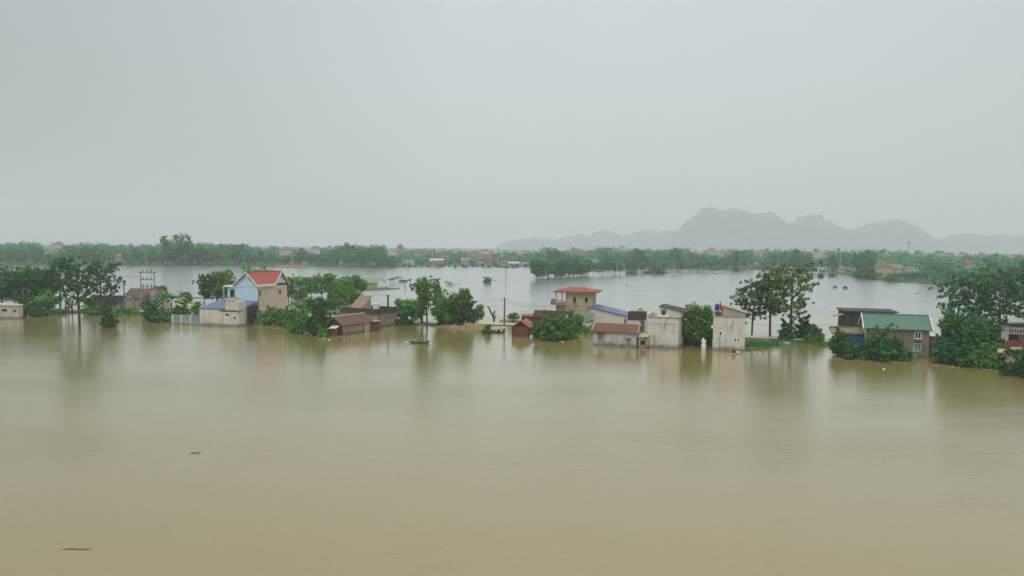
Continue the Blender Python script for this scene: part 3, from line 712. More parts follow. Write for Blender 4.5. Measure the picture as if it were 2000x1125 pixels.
# -- the blue and tan two storey house
oA = f.g(X, Yd - .02)
pxA, pyA = proj(oA)
f = Fr('two_storey_house', pxA, pyA, TH, 'two storey house with light blue front, tan side wall and bright red tiled roof')
Wd = -f.x(459, 0, 7); Ls = f.y(560.5, 0, 7); ze = f.z(556.5, 0, 0); zr = f.z(532, -Wd / 2, 0)
def ry(p): return f.y(p, 0, 5)
w1 = (ry(504), ry(510.5), f.z(579.5, 0, ry(507)), f.z(568, 0, ry(507)))
w2 = (ry(543.5), ry(549.5), f.z(576, 0, ry(546)), f.z(565.5, 0, ry(546)))
w3 = (ry(504.5), ry(511.5), f.z(619, 0, ry(508)), f.z(607.5, 0, ry(508)))
w4 = (ry(541), ry(546), f.z(611, 0, ry(543)), f.z(602.5, 0, ry(543)))
m = MB(); zs_ = ze - .45
wallq(m, (0, 0), (0, Ls), -2.4, zs_, [w1, w2, w3, w4]); wallq(m, (0, Ls), (-Wd, Ls), -2.4, zs_)
f.part('side_wall', m, CREAM)
Wx = -f.x(444.5, 0, 6)      # full width of the blue front incl. the flat-roofed bay
d0 = (Wx + f.x(450, 0, 6), Wx + f.x(457.5, 0, 6), f.z(588, -Wd - .6), f.z(566, -Wd - .6))
m = MB(); wallq(m, (-Wx, 0), (0, 0), -2.4, zs_, [d0]); wallq(m, (-Wx, Ls * .5), (-Wx, 0), -2.4, zs_); wallq(m, (-Wd, Ls), (-Wx, Ls * .5), -2.4, zs_)
m.add([(-Wx, 0, zs_), (0, 0, zs_), (0, Ls, zs_), (-Wx, Ls, zs_)], [(0, 1, 2, 3)])
f.part('front_wall', m, BLUE)
m = MB(); gable_tri(m, 'y', -Wd, 0, .0, ze, zr - .12)
g0, g1 = f.y(535.5, 0, 8), Ls
gable_tri(m, 'x', g0, g1, -.12, ze, zr - .12); m.box(-Wd, 0, 0.002, .14, zs_, ze); f.part('gable', m, BLUE)
f.part('corner_strip', MB().box(-.05, .06, .02, .32, -.5, zs_), mat('tan_trim', (.34, .22, .12), .8, scale=2))
f.part('string_course', MB().box(-Wd, -.02, -.08, .0, zs_ + .02, zs_ + .12), BLUE)
f.part('fascia', MB().box(-.1, .42, .1, g0 - .1, zs_ + .0, zs_ + .42).box(-Wx - .8, -Wd + .1, -.35, Ls * .5, zs_ - .12, zs_ + .16), WHITE)
for w_ in (w1, w2, w3, w4): fitting(f, (0, 0), (0, Ls), w_, fm=WHITE, pm=GLASS, border=.10, bars=1)
f.part('window_hood', MB().box(.0, .3, w1[0] - .3, w1[1] + .3, w1[3] + .2, w1[3] + .3).box(.0, .3, w2[0] - .3, w2[1] + .3, w2[3] + .2, w2[3] + .3).box(.0, .3, w3[0] - .3, w3[1] + .3, w3[3] + .2, w3[3] + .3), CREAM)
fitting(f, (-Wx, 0), (0, 0), d0, 'door', fm=mat('door_blue', (.06, .16, .22), .6), pm=VOID, border=.05, bars=1, name='door')
# roof: main ridge runs back from the front gable, a cross gable faces the side
m = MB(); k = (zr - ze) / (Wd / 2); ov = .38; fr_ = .32; xm = -Wd / 2
m.slab([(xm, -fr_, zr), (ov, -fr_, ze - k * ov), (ov, g0 - .1, ze - k * ov), (ov, g0, ze - k * ov), (xm, (g0 + g1) / 2, zr)], .13)
m.slab([(xm, g1 + .3, zr + .004), (-Wd - ov, g1 + .3, ze - k * ov), (-Wd - ov, -fr_, ze - k * ov), (xm, -fr_, zr + .004)], .13)
gm = (g0 + g1) / 2; k2 = (zr - ze) / ((g1 - g0) / 2)
m.slab([(.35, gm, zr + .002), (xm, gm, zr + .002), (.35, g0 - .3, ze - k2 * .3)], .13)
m.slab([(.35, gm, zr + .006), (.35, g1 + .35, ze - k2 * .35), (xm, g1 + .35, ze - k2 * .35), (xm, gm, zr + .006)], .13)
f.part('roof', m, TILE_RED)
m = MB()
def barge(p, q, t=.13, dz=.24):
    p, q = Vector(p), Vector(q); m.add([p, q, q - Vector((0, 0, dz)), p - Vector((0, 0, dz)), p + Vector(off), q + Vector(off), q + Vector(off) - Vector((0, 0, dz)), p + Vector(off) - Vector((0, 0, dz))],
                                       [(0, 1, 2, 3), (7, 6, 5, 4), (0, 4, 5, 1), (1, 5, 6, 2), (2, 6, 7, 3), (3, 7, 4, 0)])
off = (0, -.1, 0); e_ = ze - k * (ov + .1)
barge((xm, -fr_ - .01, zr + .16), (ov + .1, -fr_ - .01, e_ + .12)); barge((xm, -fr_ - .01, zr + .16), (-Wd - ov - .35, -fr_ - .01, e_ - .05))
off = (.1, 0, 0)
barge((.36, gm, zr + .16), (.36, g0 - .45, ze - k2 * .45 + .1)); barge((.36, gm, zr + .16), (.36, g1 + .7, ze - k2 * .7 + .1))
f.part('bargeboard', m, WHITE)
m = MB()
for dx in (-.95, -.5, .5, .95): m.box(xm + dx - .12, xm + dx + .12, -.06, .02, zr - abs(dx) * k - .75, zr - abs(dx) * k - .5)
for dy in (-1.0, -.5, .5, 1.0): m.box(.0, .06, gm + dy - .14, gm + dy + .14, zr - abs(dy) * k2 - .75, zr - abs(dy) * k2 - .5)
f.part('gable_vent', m, VOID)
f.part('ridge_cap', MB().tube((xm, -fr_, zr + .05), (xm, gm, zr + .05), .11).tube((xm, gm, zr + .05), (.3, gm, zr + .05), .11).tube((xm, -fr_, zr), (xm, -fr_, zr + .4), .07, .02).tube((.3, gm, zr), (.3, gm, zr + .5), .07, .02), TILE_RED)
zb = f.z(590.5, -Wx, 0); zb1 = f.z(578, -Wx, 0)
bal = f.part('balcony', MB().box(-Wx - .9, -Wd - .1, -.9, 3.0, zb - .2, zb), BLUE)
m = MB()
for i in range(9): x_ = -Wx - .8 + i * ((Wx - Wd + .6) / 8); m.tube((x_, -.82, zb), (x_, -.82, zb1), .025, n=4)
m.tube((-Wx - .85, -.82, zb1), (-Wd - .2, -.82, zb1), .04); m.tube((-Wx - .85, -.82, zb1), (-Wx - .85, 3, zb1), .04)
f.part('railing', m, STEEL, bal)
f.part('column', MB().box(-Wx - .85, -Wx - .62, -.3, -.07, zb, zs_ - .12), CREAM_OLD)

# -- little gabled house behind it
f = Fr('outbuilding', 561, 611, -8, 'tiny cream gabled outbuilding right behind the tan wall of the red roofed house', 'outbuilding')
X = f.x(579.5); ze = f.z(600, X); zr = f.z(590, X / 2)
m = MB(); shell(m, 0, X, 0, 4, -2.4, ze, cap=False); gable_tri(m, 'y', 0, X, 0, ze, zr - .05); f.part('wall', m, PINKISH)
m = MB(); gable_roof(m, 0, X, 0, 4, ze, zr, 'y', .2, .1, .15); f.part('roof', m, TILE_OLD)

# -- old concrete house with parapet
G = 63.0
f0 = W(735, 640); f = Fr('concrete_house', 735, 640, G - 90, 'mouldy old flat-roofed concrete house with tall stained parapet and a rooftop hatch')
XL = f.x(665, 0, 4); Yd = f.y(776.5, 0, 3); zt = f.z(604, 0, 0); zl = zt - .95
hA = (f.x(694, 0, 2.6) - XL, f.x(702, 0, 2.6) - XL, zl - 1.35, zl - .35)
m = MB(); shell(m, XL, 0, 0, Yd, -2.4, zl, f=[hA]); f.part('wall', m, CONC_OLD)
fitting(f, (XL, 0), (0, 0), hA, fm=CONC_DARK, pm=VOID, border=.04, bars=1)
f.part('cornice', MB().box(XL - .25, .25, -.25, Yd + .25, zl + .003, zl + .16), CONC_DARK)
m = MB(); q = .18
m.box(XL, 0, 0, q, zl + .16, zt); m.box(-q, 0, q, Yd, zl + .16, zt); m.box(XL, XL + q, q, Yd, zl + .16, zt); m.box(XL + q, -q, Yd - q, Yd, zl + .16, zt)
ragged(m, XL, 0, .02, zt - .02, zt + .02, 9, .14, .6, .05); f.part('parapet', m, CONC_DARK)
f.part('buttress', MB().box(0.002, .10, 1.9, 2.4, -1, zl).box(0.002, .08, 0, .5, -1, zl).box(0.002, .08, 5.0, 5.25, -1, zl), CONC_OLD)
x0, x1 = f.x(692, 1.5, 5), f.x(713, 1.5, 5)
hz0 = zt - .1; hz1 = f.z(578.5, x1, 3.2)
m = MB(); m.add([(x0, .6, zl), (x1, .6, zl), (x1, 3.4, zl), (x0, 3.4, zl), (x0, .6, hz0 + .1), (x1, .6, hz0 + .1), (x1, 3.4, hz1 - .1), (x0, 3.4, hz1 - .1)], [(0, 1, 5, 4), (1, 2, 6, 5), (2, 3, 7, 6), (3, 0, 4, 7), (4, 5, 6, 7)])
ht = f.part('roof_hatch', m, CREAM_OLD)
m = MB(); m.slab([(x0 - .2, .3, hz0 + .18), (x1 + .2, .3, hz0 + .18), (x1 + .2, 3.6, hz1 + .05), (x0 - .2, 3.6, hz1 + .05)], .1); f.part('hatch_roof', m, mat('faded_tile', (.34, .24, .17), .9, 'tile', (.22, .16, .11), 1, .7), ht)
o = empty('chimney', f.g(-1.2, Yd - 1.6, zt - .3), f.th, 'thin dark stovepipe standing on the roof of the mouldy concrete house', 'chimney')
MB().box(-.13, .13, -.13, .13, -.6, f.z(577, -1.2, Yd - 1.6) - zt + .3).build('shaft', CONC_DARK, o)
MB().box(-.17, .17, -.17, .17, f.z(577, -1.2, Yd - 1.6) - zt + .302, f.z(577, -1.2, Yd - 1.6) - zt + .42).build('cap', CONC_DARK, o)
o = empty('water_container', f.g(-2.6, 3.4, zl), f.th, 'white square water container on the roof of the mouldy concrete house', 'water tank')
MB().box(-.55, .55, -.4, .4, .5, 1.6).box(-.62, .62, -.47, .47, 1.602, 1.7).build('container', WHITE, o)
MB().box(-.6, .6, -.45, .45, 0, .498).build('stand', CONC_OLD, o)

# -- tiled shed in front of it
f = Fr('tiled_shed', 670, 655, 65.5 - 90, 'low rust red tiled shed with dark gable wall in front of the mouldy concrete house', 'shed')
Yd = f.y(725, 0, 1); Wd = 3.5; ze = f.z(633, 0, 0); zr = f.z(618.5, -Wd / 2, 0)
dA = f.y(713.5, 0, 1.2); dB = f.y(720, 0, 1.2)
m = MB(); wallq(m, (0, 0), (0, Yd), -2.4, ze, [(dA, dB, -.1, ze - .35)]); wallq(m, (0, Yd), (-Wd, Yd), -2.4, ze); f.part('wall', m, CONC_OLD)
m = MB(); wallq(m, (-Wd, 0), (0, 0), -2.4, ze); wallq(m, (-Wd, Yd), (-Wd, 0), -2.4, ze); gable_tri(m, 'y', -Wd, 0, 0, ze, zr - .08); f.part('gable', m, CONC_DARK)  # gable end and left wall in a darker concrete than the right wall
fitting(f, (0, 0), (0, Yd), (dA, dB, -.1, ze - .35), 'door', fm=WHITE, pm=mat('door_pale', (.48, .46, .38), .8, scale=2), border=.05, bars=1, name='door')
m = MB(); gable_roof(m, -Wd, 0, 0, Yd, ze, zr, 'y', .3, .1, .3); f.part('roof', m, TILE_OLD)
f.part('ridge_cap', MB().tube((-Wd / 2, -.3, zr + .03), (-Wd / 2, Yd + .3, zr + .03), .09), CONC)
m = MB(); m.box(-.02, .04, -.3, -.2, ze - .3, ze - .15); off = (0, -.05, 0)
m = MB(); q = (zr - ze) / (Wd / 2); barge((-Wd / 2, -.31, zr + .06), (.35, -.31, ze - q * .35 + .06)); barge((-Wd / 2, -.31, zr + .06), (-Wd - .35, -.31, ze - q * .35 + .06)); f.part('bargeboard', m, mat('old_board', (.30, .20, .14), .9, scale=2))
f = Fr('brick_pen', 724, 646, -20, 'small red brick pen between the tiled shed and the mouldy concrete wall', 'pen')
m = MB(); m.box(0, 1.2, 0, 1.4, -2, f.z(628)); f.part('wall', m, BRICK); f.part('roof', MB().box(-.3, 1.4, -.3, 1.6, f.z(628) + .002, f.z(628) + .12), CONC_OLD)
f = Fr('brick_tank', 644, 656.5, -10, 'square red brown brick cistern with a beige lid at the end of the tiled shed', 'cistern')
X = f.x(655); zt = f.z(642)
m = MB(); m.box(0, X, 0, 1.3, -2, zt); f.part('wall', m, BRICK); f.part('lid', MB().slab([(-.15, -.2, zt + .12), (X + .15, -.2, zt + .12), (X + .15, 1.5, zt + .4), (-.15, 1.5, zt + .4)], .1), PINKISH)

# -- warehouse across the water
f = Fr('warehouse', 737, 560.5, -25, 'pale warehouse with white gable and olive green roof standing alone in the middle distance', 'warehouse')
XL = f.x(688, 0, 2); Yd = f.y(752, 0, 2); ze = f.z(551.5); zr = f.z(543, 0, Yd / 2)
m = MB(); shell(m, XL, 0, 0, Yd, -2.4, ze, cap=False); f.part('wall', m, mat('grey_green_wall', (.28, .30, .25), .9, scale=.5, col2=(.36, .37, .32)))
m = MB(); gable_tri(m, 'x', 0, Yd, .003, ze, zr - .06, .1); m.box(.003, .1, 0, Yd, -2, ze); f.part('gable', m, WHITE)
m = MB(); gable_roof(m, XL, 0, 0, Yd, ze, zr, 'x', .4, .12, .25); f.part('roof', m, SHEET_OLIVE)

# -- brick shed on the water
f = Fr('brick_shed', 1001, 657, -11, 'small red brick shed with orange tiled roof and dark open gable beside the power pole', 'shed')
X = f.x(1033); Yd = f.y(1043, X, 1.5); Yd = min(max(Yd, 3), 6); ze = f.z(637.5, X / 2); zr = f.z(626.5, X / 2)
m = MB(); shell(m, 0, X, 0, Yd, -2.4, ze, cap=False); f.part('wall', m, BRICK)
m = MB(); gable_tri(m, 'y', 0, X, .05, ze, zr - .1); f.part('gable', m, VOID)
m = MB(); gable_roof(m, 0, X, 0, Yd, ze, zr, 'y', .25, .1, .25); f.part('roof', m, TILE_ORANGE)
m = MB(); m.tube((-.02, -.06, -.8), (-.02, -.06, ze), .09, .08).tube((X, -.06, -.8), (X, -.06, ze), .07); f.part('post', m, WOOD_DK)

# -- ruined long brick house behind it
f = Fr('ruined_house', 1018, 641, -8, 'ruined long house with collapsed dark tiled roof behind the orange roofed shed')
X = f.x(1112); ze = f.z(617, 0); zr = f.z(606.5, X * .4, 2.6)
m = MB(); shell(m, 0, X, 0, 5, -2.4, ze); ragged(m, X * .22, X, 4.7, ze, zr - .15, 3, .25, .7, .25); ragged(m, X * .0, X * .2, .0, ze, ze + .25, 6, .25, .5, .2); f.part('wall', m, BRICK)
m = MB(); rnd = random.Random(5); xx = X * .24
while xx < X - .1:
    w_ = min(rnd.uniform(.8, 1.5), X - xx); sg = rnd.uniform(-.16, .08)
    m.slab([(xx, -.3, ze - .1 + sg), (xx + w_, -.3, ze - .1 + sg), (xx + w_, 2.6, zr + sg * .6), (xx, 2.6, zr + sg * .6)], .1)
    m.slab([(xx, 2.61, zr + sg * .6), (xx + w_, 2.61, zr + sg * .6), (xx + w_, 5.3, ze + sg), (xx, 5.3, ze + sg)], .1); xx += w_
f.part('roof', m, TILE_DARK)
m = MB(); x0 = f.x(1016, -.6); x1 = f.x(1039, -.6); za = ze + .15; zb = f.z(608, x1, 2)
m.box(x0, x1, -.62, -.5, za - .1, za + .02)
for i in range(8):
    x_ = x0 + (x1 - x0) * i / 7; m.tube((x_, -.55, za), (x_ - .25 + .1 * math.sin(i * 3), .9, za + .75 + .12 * math.sin(i * 5)), .07, .06, 5)
m.tube((x0 - .3, .9, za + .65), (x1 - .2, .9, za + .9), .06); f.part('broken_rafters', m, mat('bleached_wood', (.50, .46, .38), .9, scale=3))
f.part('gable_pillar', MB().box(f.x(1059) - .2, f.x(1059) + .35, -.35, -.05, -2, f.z(619, f.x(1059))), mat('grey_pillar', (.22, .22, .21), .9, scale=2))
f.part('sloping_end', MB().slab([(X - .9, -.45, ze - .2), (X - .2, -.4, ze + .2), (X + .3, 2.4, zr + .05), (X + .05, 2.4, zr + .05)], .08), CREAM_OLD)
f = Fr('beige_wall', 975, 633.5, -3, 'low plain beige wall behind the power pole on the causeway', 'wall')
X = f.x(1026); f.part('wall', MB().box(0, X, 0, .25, -1, f.z(624)), CREAM_OLD); f.part('coping', MB().box(-.05, X + .05, -.05, .3, f.z(624) + .002, f.z(624) + .08), PINKISH)

# -- two storey house with hipped red roof
f = Fr('hip_roofed_house', 1156, 641, -12, 'two storey cream house with hipped red roof, two dark windows and a columned balcony')
Yd = 7.4; x0 = f.x(1104.5, 0, 6); xb = f.x(1086, 0, 6); ze = f.z(571.5); z2 = f.z(597, 0)
wn = [(f.x(1119) - x0, f.x(1125) - x0, f.z(590, -3), f.z(580.5, -3)), (f.x(1142.2) - x0, f.x(1148.5) - x0, f.z(590.5, -1), f.z(581.3, -1))]
wn = [(f.x(a_, 0, 5.5) - x0, f.x(b_, 0, 5.5) - x0, c_, d_) for (a_, b_), (_, _, c_, d_) in zip(((1119, 1125), (1142.2, 1148.5)), wn)]
m = MB(); shell(m, x0, 0, 0, Yd, z2 + .001, ze, f=wn); shell(m, xb, .0, 0, Yd, -2.4, z2 - .12, cap=True); f.part('wall', m, CREAM_OLD)
f.part('floor_band', MB().box(xb - .08, .08, -.08, Yd + .08, z2 - .12, z2).box(xb - .05, .05, -.05, .0, z2 - .75, z2 - .65), mat('band', (.44, .36, .24), .9, scale=.8, col2=(.26, .22, .16)))
for w_ in wn: fitting(f, (x0, 0), (0, 0), w_, fm=CREAM_OLD, pm=VOID, border=.06, bars=0)
f.part('window_sill', MB().box(x0 + wn[0][0] - .15, x0 + wn[0][1] + .15, -.14, 0, wn[0][2] - .18, wn[0][2] - .08).box(x0 + wn[1][0] - .15, x0 + wn[1][1] + .15, -.14, 0, wn[1][2] - .18, wn[1][2] - .08), CONC_OLD)
a_, c_, e_, g_ = f.x(1081, -.5, 7), f.x(1168, -.5, 7), -.7, Yd + .6; r0, r1 = f.x(1111, Yd / 2, 8), f.x(1141, Yd / 2, 8); zr = f.z(560.5, r0, Yd / 2)
m = MB(); t_ = .16; zz = ze + .18; mid = Yd / 2
xq0, xq1 = (a_ + r0) / 2, (c_ + r1) / 2; zq = zz + (zr - zz) * .42
top = [(a_, e_, zz), (c_, e_, zz), (c_, g_, zz), (a_, g_, zz)]
kn = [(xq0 + .3, (e_ + mid) / 2 + .2, zq), (xq1 - .3, (e_ + mid) / 2 + .2, zq), (xq1 - .3, (g_ + mid) / 2 - .2, zq), (xq0 + .3, (g_ + mid) / 2 - .2, zq)]
rd = [(r0, mid, zr), (r1, mid, zr)]; bot = [(p[0], p[1], p[2] - t_) for p in top]
m.add(top + kn + rd + bot, [(0, 1, 5, 4), (1, 2, 6, 5), (2, 3, 7, 6), (3, 0, 4, 7), (4, 5, 9, 8), (5, 6, 9), (6, 7, 8, 9), (7, 4, 8), (10, 11, 1, 0), (11, 12, 2, 1), (12, 13, 3, 2), (13, 10, 0, 3)])
f.part('roof', m, mat('dull_red_tile', (.36, .095, .06), .85, 'tile', (.26, .08, .055), 1.4, .8)); f.part('soffit', MB().box(a_ + .03, c_ - .03, e_ + .03, g_ - .03, zz - t_ - .12, zz - t_), CONC_OLD)
f.part('finial', MB().tube((r0, mid, zr - .1), (r0, mid, zr + .5), .1, .04).tube((r1, mid, zr - .1), (r1, mid, zr + .5), .1, .04), TILE_RED)
for px_ in (1086.5, 1098): x_ = f.x(px_, .1, 6); f.part('column', MB().box(x_ - .12, x_ + .12, -.02, .22, z2, zz - t_ - .12), PINKISH)
bx0 = f.x(1075.5, -.8, 5); bal = f.part('balcony', MB().box(bx0, x0, -.9, 3.4, z2 - .0, z2 + .14), mat('balcony_pink', (.45, .30, .24), .9, scale=1))
m = MB(); zt = z2 + 1.05; m.box(bx0, f.x(1086, -.8, 5), -.9, -.76, z2 + .14, zt).box(bx0, bx0 + .14, -.76, 3.4, z2 + .14, zt)
m.box(f.x(1087.5, -.8, 5), x0 - .02, -.86, -.78, zt - .08, zt)
xx = f.x(1087.5, -.8, 5)
while xx < x0 - .1: m.box(xx, xx + .07, -.86, -.78, z2 + .14, zt - .08); xx += .17
f.part('balustrade', m, mat('balustrade_dark', (.16, .13, .11), .9, scale=2, col2=(.28, .24, .20)), bal)

# -- blue roofed building
f = Fr('blue_roofed_building', 1153, 641.5, -22, 'plain pale rendered building with a sloping blue sheet roof in front of the hip-roofed house', 'building')
X = f.x(1221.5); z0_ = f.z(600); z1_ = f.z(618, X); Yd = 6.2
m = MB(); m.add([(0, 0, -2.4), (X, 0, -2.4), (X, Yd, -2.4), (0, Yd, -2.4), (0, 0, z0_), (X, 0, z1_), (X, Yd, z1_), (0, Yd, z0_)], [(0, 1, 5, 4), (1, 2, 6, 5), (2, 3, 7, 6), (3, 0, 4, 7), (4, 5, 6, 7)])
f.part('wall', m, PINKISH)
m = MB(); m.slab([(-.15, -.25, z0_ + .16), (X + .3, -.25, z1_ + .12), (X + .3, Yd + .3, z1_ + .12), (-.15, Yd + .3, z0_ + .16)], .12); f.part('roof', m, SHEET_BLUE)
m = MB(); xa = f.x(1222) ; m.box(X + .02, X + 3.2, .6, 3, -2.4, f.z(626, X + 1)); f.part('side_annex', m, PINKISH)
f = Fr('lean_to', 1133, 646, -18, 'low whitewashed lean-to with a torn teal awning left of the blue roofed building', 'lean-to')
X = f.x(1154); m = MB(); m.add([(0, 0, -2.4), (X, 0, -2.4), (X, 2.6, -2.4), (0, 2.6, -2.4), (0, 0, f.z(638)), (X, 0, f.z(634)), (X, 2.6, f.z(625)), (0, 2.6, f.z(632))], [(0, 1, 5, 4), (1, 2, 6, 5), (2, 3, 7, 6), (3, 0, 4, 7), (4, 5, 6, 7)])
f.part('wall', m, SHEET_GREY); m = MB(); m.slab([(X - 1.6, .8, f.z(622)), (X + .2, .8, f.z(621)), (X + .2, 3.2, f.z(614)), (X - 1.2, 3.2, f.z(615))], .08); f.part('awning', m, SHEET_TEAL)

# -- whitewashed house with old tiles
f = Fr('whitewashed_house', 1158.5, 674, -22, 'whitewashed low house with weathered brown tiled roof, grey stains and a bricked up window')
X = f.x(1243, 0, 1); Yd = 3.8; ze = f.z(645); zr = f.z(630.5, .8, Yd / 2)
ho = (f.x(1225.5), f.x(1230.5), f.z(672, X * .8), f.z(663, X * .8)); bk = (f.x(1168), f.x(1178), f.z(667, X * .15), f.z(651.5, X * .15))
m = MB(); shell(m, 0, X, 0, Yd, -2.4, ze, f=[ho, bk], cap=False); f.part('wall', m, WHITEWASH)
m = MB(); gable_tri(m, 'x', 0, Yd, 0, ze, zr - .06); gable_tri(m, 'x', 0, Yd, X - .12, ze, zr - .06); f.part('gable', m, CREAM_OLD)
fitting(f, (0, 0), (X, 0), ho, fm=WOOD, pm=WHITEWASH, border=.06, bars=0)
fitting(f, (0, 0), (X, 0), bk, fm=WHITEWASH, pm=mat('infill_brick', (.34, .26, .20), .9, 'brick', (.28, .22, .18), 2), border=.01, bars=0, name='bricked_window')
f.part('window_hood', MB().box(bk[0] - .35, bk[1] + .35, -.35, 0, bk[3] + .06, bk[3] + .15), CONC_DARK); f.part('window_hood', MB().box(ho[0] - .3, ho[1] + .3, -.2, 0, ho[3] + .18, ho[3] + .25), CONC_OLD)
m = MB(); gable_roof(m, 0, X, 0, Yd, ze, zr, 'x', .25, .1, .12); f.part('roof', m, TILE_OLD)
f.part('end_coping', MB().slab([(-.35, -.3, ze + .12), (-.10, -.3, ze + .12), (-.10, Yd / 2, zr + .2), (-.35, Yd / 2, zr + .2)], .15).slab([(X + .1, -.3, ze + .12), (X + .3, -.3, ze + .12), (X + .3, Yd / 2, zr + .2), (X + .1, Yd / 2, zr + .2)], .15), mat('coping_tan', (.40, .30, .20), .9, scale=2))
m = MB(); m.tube((f.x(1214), -.12, -1), (f.x(1214), -.12, .45), .1); f.part('drain_pipe', m, CONC_DARK)
o = empty('vent_pipe', W(1220, 664), 0, 'short rusty vent pipe poking up behind the whitewashed house roof', 'pipe'); hh = zat(W(1220, 664), 625)
MB().tube((0, 0, -1), (0, 0, hh), .12).build('pipe', WOOD, o); MB().tube((0, 0, hh), (0, 0, hh + .12), .2, .2).build('cap', WOOD, o)

# -- dark concrete water tower house
f = Fr('concrete_store', 1226, 655, -16, 'mouldy dark concrete rooftop tank block above a beige wall and a teal door', 'building')
X = f.x(1260); zt, zb = f.z(609.5), f.z(625)
dA, dB = f.x(1250), f.x(1258.5)
m = MB(); shell(m, 0, X, 0, 4, -2.4, zb, f=[(dA, dB, zb - 2.2, zb - .1)]); f.part('wall', m, PINKISH)
fitting(f, (0, 0), (X, 0), (dA, dB, zb - 2.2, zb - .1), 'door', fm=CONC_OLD, pm=mat('teal_door', (.05, .20, .19), .7, scale=2), border=.03, bars=0, name='door')
m = MB(); m.box(-.05, X - .1, -.05, 3.4, zb + .003, zt); ragged(m, 0, X - .2, .05, zt - .02, zt + .05, 12, .3, .5, .08); f.part('tank_block', m, MOSSY)
f.part('chimney', MB().box(f.x(1245), f.x(1252), .6, 1.5, zt, f.z(602.5, X / 2)), CONC_OLD)
f = Fr('pigsty', 1246, 680, -20, 'low block-built pen with a dark opening between whitewashed house and tall grey block', 'pen')
X = f.x(1264); zt = f.z(655, 0, 1); ho = (.35, X - .35, .55, zt - .75)
m = MB(); shell(m, 0, X, .3, 3, -2, zt - .15, f=[ho]); f.part('wall', m, CONC_OLD); fitting(f, (0, .3), (X, .3), ho, fm=CONC_DARK, pm=VOID, border=.02, bars=0, name='opening')
f.part('roof', MB().slab([(-.1, .1, zt - .1), (X + .05, .1, zt - .1), (X + .05, 3, zt + .25), (-.1, 3, zt + .25)], .1), CREAM_OLD)

# -- tall grey block
f = Fr('rendered_block', 1264, 678, -21, 'tall windowless grey rendered block with rain stains and a lean-to shed on its roof', 'building')
X = f.x(1325, 0, 2); Yd = 6; zt = f.z(619.5, 0); zl = f.z(630, 0)
m = MB(); shell(m, 0, X, .06, Yd, -2.4, zl - .08); m.box(0, X, 0, Yd, zl - .08, zt)
for a_, b_ in ((0, .45), (X * .46, X * .52), (X - .3, X)): m.box(a_, b_, 0, .06, -2.4, zl - .08)
f.part('wall', m, CONC_PALE)
f.part('ledge', MB().box(-.1, X + .1, -.1, Yd + .1, zt + .003, zt + .14), CONC_OLD)
x0, x1 = f.x(1288, .5, 6), f.x(1330, .5, 6); za, zb = f.z(598, x0, .5), f.z(608, x1, .5); zf = zt + .14
m = MB(); m.add([(x0, .4, zf), (x1, .4, zf), (x1, 5, zf), (x0, 5, zf), (x0, .4, za), (x1, .4, zb), (x1, 5, zb), (x0, 5, za)], [(0, 1, 5, 4), (1, 2, 6, 5), (2, 3, 7, 6), (3, 0, 4, 7), (4, 5, 6, 7)])
rs = f.part('roof_shed', m, PINKISH)
m = MB(); m.slab([(x0 - .05, .2, za + .12), (x1 + .5, .2, zb + .04), (x1 + .5, 5.3, zb + .04), (x0 - .05, 5.3, za + .12)], .1); f.part('shed_roof', m, CONC_DARK, rs)
xa, xb_ = f.x(1266, 1, 5), f.x(1279, 1, 5); m = MB(); m.add([(xa, .3, zf), (xb_, .3, zf), (xb_, .3, f.z(608, xb_, .3)), (xa, .5, zf), (xb_, .5, zf), (xb_, .5, f.z(608, xb_, .3))], [(0, 1, 2), (5, 4, 3), (0, 3, 4, 1), (1, 4, 5, 2), (2, 5, 3, 0)])
f.part('stair_wall', m, CONC_OLD)
o = empty('water_tank', f.g(f.x(1296, .1, 6), .12, zf), f.th, 'upright dark blue water tank on white blocks on the roof of the tall grey block', 'water tank')
z_ = f.z(604.5, f.x(1296), 0) - zf
MB().lathe((0, 0, .35), [(.26, 0), (.30, .08), (.30, z_ - .6), (.22, z_ - .4), (.08, z_ - .35)], 12).build('tank', mat('navy_plastic', (.02, .06, .12), .4), o, smooth=True)
MB().box(-.95, -.25, -.2, .25, 0, .42).box(.3, .8, -.2, .25, 0, .42).box(-.25, .3, -.2, .25, 0, .34).build('stand', WHITE, o)

# -- second tall block with windows
f = Fr('rendered_block', 1392, 683, -14, 'tall grey rendered block with three small windows and a red flag on its roof', 'building')
X = f.x(1455, 0, 2); Yd = 6; zt = f.z(618.5, 0)
hs_ = [(f.x(1405, 0, 2.5), f.x(1409, 0, 2.5), f.z(655, 1.2), f.z(648, 1.2)), (f.x(1434), f.x(1437.6), f.z(666.5, 3.6), f.z(661, 3.6)), (f.x(1440), f.x(1443.4), f.z(667, 4), f.z(661.3, 4))]
m = MB(); shell(m, 0, X, 0, Yd, -2.4, zt, f=hs_); f.part('wall', m, CONC_PALE)
for h_ in hs_: fitting(f, (0, 0), (X, 0), h_, fm=WHITE, pm=GLASS, border=.08, bars=0)
f.part('ledge', MB().box(-.08, X + .08, -.08, Yd + .08, zt + .003, zt + .12), CONC_OLD)
x0, x1 = f.x(1410, .3, 6), f.x(1454, .3, 6); za, zb = f.z(597.5, x0, .3), f.z(611.5, x1, .3); zf = zt + .12
m = MB(); m.add([(x0, .2, zf), (x1, .2, zf), (x1, 5, zf), (x0, 5, zf), (x0, .2, za), (x1, .2, zb), (x1, 5, zb), (x0, 5, za)], [(0, 1, 5, 4), (1, 2, 6, 5), (2, 3, 7, 6), (3, 0, 4, 7), (4, 5, 6, 7)])
rs = f.part('roof_shed', m, mat('beige_render', (.40, .35, .27), .9, scale=.8, col2=(.33, .29, .23)))
